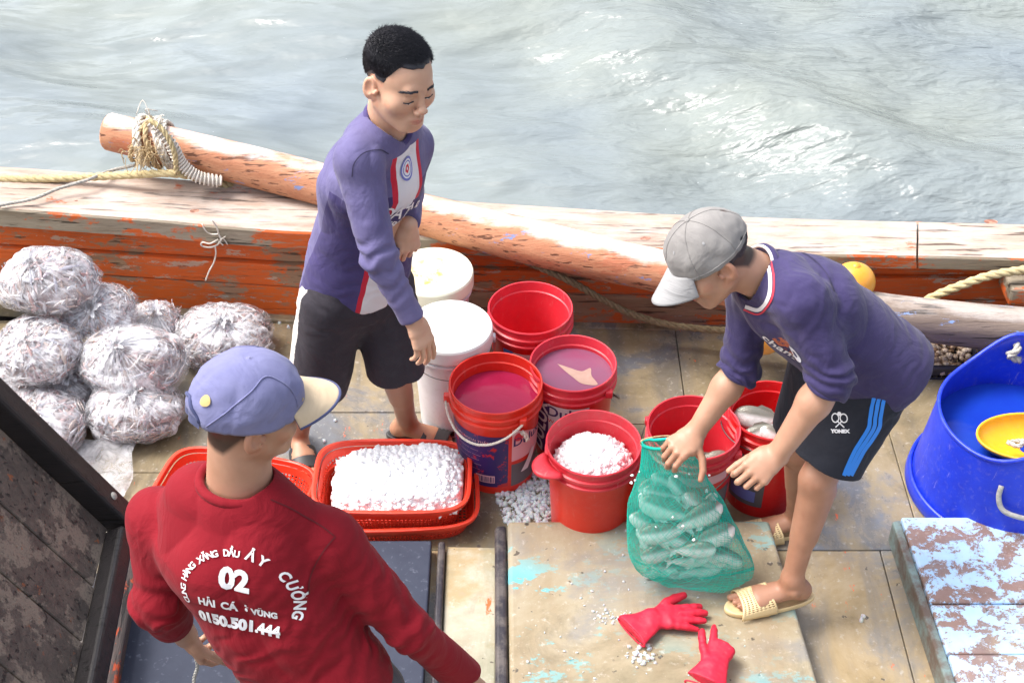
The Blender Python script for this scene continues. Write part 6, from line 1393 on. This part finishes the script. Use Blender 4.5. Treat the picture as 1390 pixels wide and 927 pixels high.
S.clip(half(lerp(J['pelv'], J['chest'], -.22), J['pelv'] - J['chest'] + A(.04, 0, -.02)))
nk2 = nrm(J['head'] - J['neck']); nkc = J['neck'] + nk2 * -.02; S.sub(cap(nkc, nkc + nk2 * .2, .070, .085)); S.sub(cap(nkc + f2 * .03, nkc + f2 * .08 - nrm(J['neck'] - J['pelv']) * .045, .045, .012), .01)
S.noise = folds([(J['elL'], J['wrL'] - J['elL'], .09, 1.9), (J['elR'], J['wrR'] - J['elR'], .09, 1.9), (lerp(J['pelv'], J['chest'], .1), J['neck'] - J['pelv'], .16, .8), (lerp(J['shL'], J['chest'], .3) , A(1, 0, -.9), .12, .8), (J['shR'], A(1, 0, -.3), .1, .6)], base=.0035)
V, F = S.mesh(); side2 = nrm(J['shL'] - J['shR']); at = shirt_attrs(V, J, side2, f2, [(J['shR'], J['elR']), (J['shL'], J['elL']), (J['elL'], eL), (J['elR'], eR)], .072)
sh2 = obj('long_sleeve_shirt', V, F, 'shirt_navy', man2, attrs=at); tr = bvh(V, F)
collar(nkc + nk2 * .012, nk2, .072, .070, f2, 'shirt_navy', sh2, .012, nm='collar'); collar(nkc + nk2 * .024, nk2, .073, .071, f2, 'collar_white', sh2, .0045, nm='collar_stripe'); collar(nkc + nk2 * .017 , nk2, .0775, .0755, f2, 'print_red', sh2, .003, nm='collar_stripe')
for q, w_ in ((lerp(J['elR'], J['wrR'], .12), .0555), (lerp(J['elL'], J['wrL'], .12), .0605)):
    ax_ = nrm((J['wrR'] - J['elR']) if w_ < .06 else (J['wrL'] - J['elL'])); u_ = nrm(np.cross(ax_, [0, 0, 1.])); b_ = np.cross(ax_, u_)
    for dd, rd in ((-.004, .008), (-.022, .007)):
        obj('pushed_cuff', *tube([q + ax_ * dd + (u_ * math.cos(a) + b_ * math.sin(a)) * (w_ - .003) + ax_ * .008 * math.sin(2 * a + dd * 90) for a in np.linspace(0, 6.2832, 41)], rd, 8, False), 'shirt_navy', sh2)
upv2 = nrm(J['neck'] - J['pelv']); rt2 = nrm(np.cross(upv2, f2)); cp2 = lambda x, z, d=.18: J['pelv'] + upv2 * z + rt2 * x + f2 * d
for s_, sz, x, z in (('chang', .065, 0, .235), ('beer 20', .035, .02, .185)):
    pass
def cput(tr, par, px, py, deg, V2, F2, mat, nm, off=.003):
    h = on_cloth(tr, px, py)
    if h is None: return
    n_ = h[1]; n_ = n_ if n_ @ VW > 0 else -n_; r_ = idir(deg); r_ = nrm(r_ - n_ * (r_ @ n_)); put(tr, par, h[0], r_, np.cross(n_, r_), V2, F2, mat, nm, off, .12)
LATE2 = []
for s_, sz, px, py in (('chang', .050, 1060, 472), ('BEER 20', .024, 1064, 487)):
    V2, F2 = text_mesh(s_, sz, .001); LATE2.append((px, py, -36, V2, F2, 'print_white', 'lettering'))
V2, F2 = ring2d(.008, .020, 24, sx=1.3, sy=.6); LATE2.append((1080, 480, -30, V2, F2, M('print_grey', lambda b: b.bsdf((.5, .5, .55), .7)), 'emblem'))

# shorts with blue stripes
tr_s2 = tr
S = SDF(.0042); pv = J['pelv']; hs = nrm(J['hipL'] - J['hipR']); sp = nrm(J['chest'] - J['pelv'])
S.add(ecap(pv + sp * .02, lerp(J['hipL'], J['hipR'], .5) - A(0, 0, .03), (.150, .118), (.165, .130), hs), .04)
kR = lerp(J['hipR'], J['knR'], .80); kL = lerp(J['hipL'], J['knL'], .82)
S.add(cap(J['hipR'], kR + (kR - J['hipR']) * .12, .098, .098), .04); S.add(cap(J['hipL'] + A(.01, 0, 0), kL + (kL - J['hipL']) * .12, .108, .104), .04)
for h_, k_ in ((J['hipR'], kR), (J['hipL'], kL)): S.sub(inter(cap(k_, k_ + nrm(k_ - h_) * .25, .14, .14), half(k_, h_ - k_)))
S.noise = folds([(J['hipL'], A(-.5, 0, 1), .13, 1.0), (J['hipR'], A(.3, 0, 1), .1, .9)], base=.0045, scale=10)
V, F = S.mesh(); so2 = obj('sports_shorts', V, F, 'shorts_black', man2); tr = bvh(V, F)
ax_ = nrm(kL - J['hipL']); 
def on_cloth(tr, px, py, back=.0):
    d = nrm(W(px, py, y=3.0) - A(0, 0, CH)); h = tr.ray_cast(Vector((0, 0, CH)), Vector(d)); 
    if h[0] is None: return None
    n = np.array(h[1]); n = n if n @ d < 0 else -n; return np.array(h[0]) + n * .002, n
for q in LATE2: cput(tr_s2, sh2, *q)
def ribbon(tr, par, pts_, wpx, mat, nm):
    """narrow band sewn on the cloth along photo points, real width wpx"""
    C = catmull([(a, b_, 0) for a, b_ in pts_], 8)[:, :2]; T = np.gradient(C, axis=0); T /= np.linalg.norm(T, axis=1)[:, None]; N_ = np.stack([-T[:, 1], T[:, 0]], 1); V = []; ok = []
    for c_, n_ in zip(C, N_):
        for q in (-.5, 0, .5):
            h = on_cloth(tr, *(c_ + n_ * q * wpx)); ok.append(h is not None); V.append(h[0] if h else (0, 0, 0))
    F_ = [(i * 3 + j, i * 3 + j + 1, i * 3 + 4 + j, i * 3 + 3 + j) for i in range(len(C) - 1) for j in (0, 1)]; F_ = [f for f in F_ if all(ok[k] for k in f) and max(np.linalg.norm(np.array(V[f[0]]) - np.array(V[k])) for k in f) < .04]
    if F_: obj(nm, V, F_, mat, par)
ribbon(tr_s2, sh2, [(1041, 352), (1046, 378), (1044, 403), (1031, 420), (1012, 416)], 5., 'collar_white', 'collar_stripe'); ribbon(tr_s2, sh2, [(1046, 352), (1051, 378), (1048, 406), (1031, 426), (1010, 420)], 2.5, 'print_red', 'collar_stripe')
for o_ in (-7, 0, 7): ribbon(tr, so2, [(1198 + o_, 524), (1192 + o_, 545), (1188 + o_, 566), (1186 + o_, 580), (1176 + o_, 597), (1166 + o_ * .9, 612), (1155 + o_ * .8, 634), (1150 + o_ * .7, 645)], 5.2, 'stripe_blue', 'side_stripe')
h = on_cloth(tr, 1140, 572)
if h:
    n_ = h[1]; u_ = nrm(IU - n_ * (IU @ n_)); r_ = np.cross(u_, n_); o_ = h[0]
    for V2, F2 in (ring2d(.0085, .0115, 20, 1, 1.2, (-.012, .010)), ring2d(.0085, .0115, 20, 1, 1.2, (.012, .010)), ring2d(0, .006, 12, 1, 1, (0, .022))): put(tr, so2, o_, r_, u_, V2, F2, 'print_white', 'racket_emblem', .002, .1)
    for a_, b_ in (((-.008, .003), (.012, -.016)), ((.008, .003), (-.012, -.016))):
        d = A(b_[0] - a_[0], b_[1] - a_[1], 0); nn = nrm(A(-d[1], d[0], 0)) * .0016; V2 = np.array([A(*a_, 0) - nn, A(*a_, 0) + nn, A(*b_, 0) + nn, A(*b_, 0) - nn]); put(tr, so2, o_, r_, u_, V2, [(0, 1, 2, 3)], 'print_white', 'racket_emblem', .0022, .1)
    V2, F2 = text_mesh('YONEX', .013, .001, sx=1.1); V2[:, 1] -= .027; put(tr, so2, o_, r_, u_, V2, F2, 'print_white', 'lettering', .002, .1)
slide(man2, J['anR'], (-1, -.15), 0.0, .98, 'tan', 1); slide(man2, J['anL'], (-.97, -.22), zS, 1.0, 'tan', -1)

# ------------------------------------------------------------------ MAN 3: foreground, seen from behind, red shirt, blue cap
J = dict(head=W(337, 556, y=2.10), neck=W(322, 655, y=2.07), chest=W(322, 745, y=2.03), pelv=A(-.43, 1.95, .86),
         shR=W(440, 740, y=2.03), elR=W(555, 852, y=1.98), wrR=W(648, 936, y=2.06), shL=W(222, 704, y=2.14), elL=W(216, 818, y=2.05), wrL=W(252, 862, y=2.16))
J['hipR'] = J['pelv'] + A(.095, -.03, -.05); J['hipL'] = J['pelv'] + A(-.095, .03, -.05)
man3 = thing('person', (J['pelv'][0], J['pelv'][1], .06), 'man in dark red shirt and blue cap with tan brim, seen from behind', 'person')
H3 = Fr(J['head'], (.90, .42, -.16), (.12, .0, 1), 1.04); f3 = nrm(A(.30, .95, 0))
Sb = SDF(.0024); head(Sb, H3, J['neck'] + A(0, 0, -.06), neck_r=.070); hv = Sb.mesh()
Sa = SDF(.0024); Sa.add(cap(lerp(J['elR'], J['wrR'], .5), J['wrR'], .030, .026)); hand(Sa, J['wrR'], nrm(J['wrR'] - J['elR']), IU * .6 + VW * .5, -IR, (.3, .4, .5, .5), (.4, .8, .4), 1.02, .04); av = Sa.mesh()
Sc = SDF(.0024); Sc.add(cap(J['elL'], J['wrL'], .040, .029)); hLd = nrm(W(276, 897, y=2.18) - J['wrL']); hand(Sc, J['wrL'], hLd, -IR * .7 + VW * .5 + IU * -.1, IU * .3 + IR * .9, (.5, .7, .8, .85), (.4, .8, .5), 1., .03, wrist_r=.029); cv = Sc.mesh()
St = SDF(.005); smooth_torso(St, J, -.006); arm(St, J['shR'], J['elR'], J['wrR'], -.010, wr_r=.034); arm(St, J['shL'], J['elL'], J['wrL'])
for q, dx in (('hipR', .10), ('hipL', -.10)):
    an = A(J['pelv'][0] + dx, 2.0, .145); kn = lerp(A(J[q]), an, .5) + A(0, .03, 0); leg(St, J[q], kn, an, back=(0, -1, 0)); foot(St, an, (.1, 1), .06)
    J['an' + q] = an
tv = St.mesh(); V, F = joinvf([hv, av, cv, tv]); ln3 = lambda x, y: .02 - .045 * np.clip((.015 - y) / .03, 0, 1) - .045 * np.clip((-.03 - y) / .03, 0, 1)
obj('body', V, F, 'skin_tan', man3, attrs={'tint': headtint(V, H3, .93, line=ln3)})
brows(H3, man3, hv)
cp, cr = ball_cap(H3, man3, 'cap_blue', 'cap_tan', 'cap_edge', brimL=.078, five=True, brimdrop=.012, rad=(.090, .112, .102))
# back closure strap and small emblem
def crp(u, v, o=.002):
    c = cr(np.array([u]), np.array([v])); p = A(*[float(np.atleast_1d(q)[0]) for q in c]); return p + nrm(p - H3.p(0, -.01, .02)) * o
P = [crp(.5 + t * .07, .93 - .16 * (1 - (t) ** 2) , .001) for t in np.linspace(-1, 1, 21)]; obj('back_opening', *tube(P, .004, 8), 'cap_edge', cp)
P2 = [crp(.5 + t * .075, .965, .002) for t in np.linspace(-1, 1, 21)]; obj('closure_strap', np.array([p + s_ * nrm(H3.u) for p in P2 for s_ in (-.011, .011)]), [(2 * i, 2 * i + 1, 2 * i + 3, 2 * i + 2) for i in range(20)], 'cap_edge', cp)
V2 = [crp(.425 + .020 * math.cos(a), .66 + .062 * math.sin(a), .003) for a in np.linspace(0, 6.2832, 24, endpoint=False)]; obj('emblem', V2 + [np.mean(V2, 0) + nrm(np.mean(V2, 0) - H3.p(0, -.01, .02)) * .001], [(i, (i + 1) % 24, 24) for i in range(24)], 'cap_eyelet', cp)
for sgn in (1, -1):
    SP = [crp((.5 - sgn * (.10 + .28 * math.sin(t * 1.5))) % 1, .93 - .62 * math.sin(t * 3.0), .0008) for t in np.linspace(0, 1, 40)]; obj('seam', *tube(SP, .0016, 5), 'cap_blue', cp)
S = SDF(.0042); smooth_torso(S, J, .014, k=.035, w=(.162, .142, .168, .135), dpt=(.120, .110, .115, .088))
S.add(cap(J['shR'], J['elR'], .063, .054), .04); S.add(cap(J['elR'], J['wrR'], .054, .040), .02); S.add(cap(J['shL'], J['elL'], .066, .062), .04); S.add(cap(J['elL'], lerp(J['elL'], J['wrL'], .7), .060, .046), .02)
c_ = lerp(J['elR'], J['wrR'], .80); S.sub(inter(cap(c_, c_ + nrm(J['wrR'] - J['elR']) * .3, .08), half(c_, J['elR'] - J['wrR']))); c_ = lerp(J['elL'], J['wrL'], .55); S.sub(inter(cap(c_, c_ + nrm(J['wrL'] - J['elL']) * .2, .08), half(c_, J['elL'] - J['wrL'])))
S.clip(half(A(0, 0, .74), (0, 0, -1))); nk3 = nrm(A(.08, .02, 1)); nkc = J['neck'] + A(0, 0, -.010); S.sub(cap(nkc, nkc + nk3 * .2, .074, .085))
sd3 = nrm(J['shR'] - J['shL'])
S.noise = folds([(J['shR'] - A(.03, 0, .10), A(1, 0, -1.2), .13, .9), (lerp(J['shR'], J['elR'], .75), J['elR'] - J['shR'] + A(0,.2,.1), .13, .8), (J['shL'] - A(0, 0, .12), A(.6, 0, 1), .1, .7), (lerp(J['pelv'], J['chest'], .3), A(-.8, 0, 1), .2, .9), (J['elL'], A(.2, 0, 1), .1, 1.2), (J['elR'], J['elR'] - J['shR'], .09, .7)], base=.008, scale=8)
V, F = S.mesh(); sh3 = obj('long_sleeve_shirt', V, F, 'shirt_red', man3, attrs={'tl': V * 0 + 1}); tr = bvh(V, F); collar(nkc + nk3 * .010, nk3, .078, .076, f3, 'shirt_red', sh3, .011, nm='collar')
up3 = nrm(J['neck'] - J['pelv']); bn = -f3; r3 = nrm(J['shR'] - J['shL']); r3 = nrm(r3 * 1.0 + A(0, 0, -.10)); c3_ = on_cloth(tr, 322, 812)[0]; o3 = c3_ - f3 * .0; up3 = nrm(nrm(IU - r3 * (IU @ r3)) + A(.25, 0, 0))
n3 = nrm(np.cross(r3, up3))
def p3(V2, F2, nm='lettering'): put(tr, sh3, o3, r3, up3, V2, F2, 'print_white', nm, .0025, .2)
def arc(s_, a0, a1, rad, size, bold=.0008):
    for i, ch_ in enumerate(s_):
        if ch_ == ' ': continue
        a = R(lerp(a0, a1, i / (len(s_) - 1))); V2, F2 = text_mesh(ch_, size, bold)
        if not len(V2): continue
        b_ = a - math.pi / 2; X = V2[:, 0] * math.cos(b_) - V2[:, 1] * math.sin(b_) + math.cos(a) * rad; Y = V2[:, 0] * math.sin(b_) + V2[:, 1] * math.cos(b_) + math.sin(a) * rad * .86; p3(np.stack([X, Y, 0 * X], 1), F2)
arc('CUNG HÀNG XĂNG DẦU', 196, 92, .112, .019, .0006); arc('ẢY CƯỜNG', 78, -8, .116, .027, .001)
for s_, sz, x, y, b_ in (('02', .062, -.004, .040, .003), ('HẢI', .022, -.060, -.020, .001), ('CÁ', .022, -.016, -.020, .001), ('Ở VŨNG', .018, .045, -.022, .001), ('0150.501.444', .032, .0, -.058, .002)):
    V2, F2 = text_mesh(s_, sz, b_); V2 = V2 + A(x, y, 0); p3(V2, F2)
S = SDF(.006)
for q in ('hipR', 'hipL'):
    S.add(cap(J[q], lerp(A(J[q]), J['an' + q], .88), .10, .075), .03)
S.add(ecap(J['pelv'] - A(0, 0, .0), J['pelv'] - A(0, 0, .05), (.15, .11), (.165, .12), r3), .03); S.noise = folds([], base=.004); V, F = S.mesh(); obj('trousers', V, F, 'shorts_dark', man3)
on_ = ribbon
ribbon(tr, sh3, [(367, 678), (392, 689), (415, 702), (436, 714), (453, 727)], 1.8, 'seam_red', 'seam'); ribbon(tr, sh3, [(455, 728), (443, 742), (433, 757), (424, 773), (419, 790), (419, 806)], 1.8, 'seam_red', 'seam')
ribbon(tr_s2, sh2, [(1049, 343), (1062, 338), (1080, 340), (1102, 351), (1122, 372), (1132, 396)], 1.3, 'seam_dark', 'seam')
ribbon(tr_s1, sh1, [(478, 240), (481, 222), (494, 208), (514, 204), (527, 209)], 1.5, 'seam_dark', 'seam')
# rope end in his left hand
rope('rope_end', [W(266, 893, y=2.26), W(268, 905, y=2.26), W(264, 918, y=2.26), W(262, 935, y=2.25)], .005, 'cord_grey', 'short frayed rope end in the left hand of the man in red')
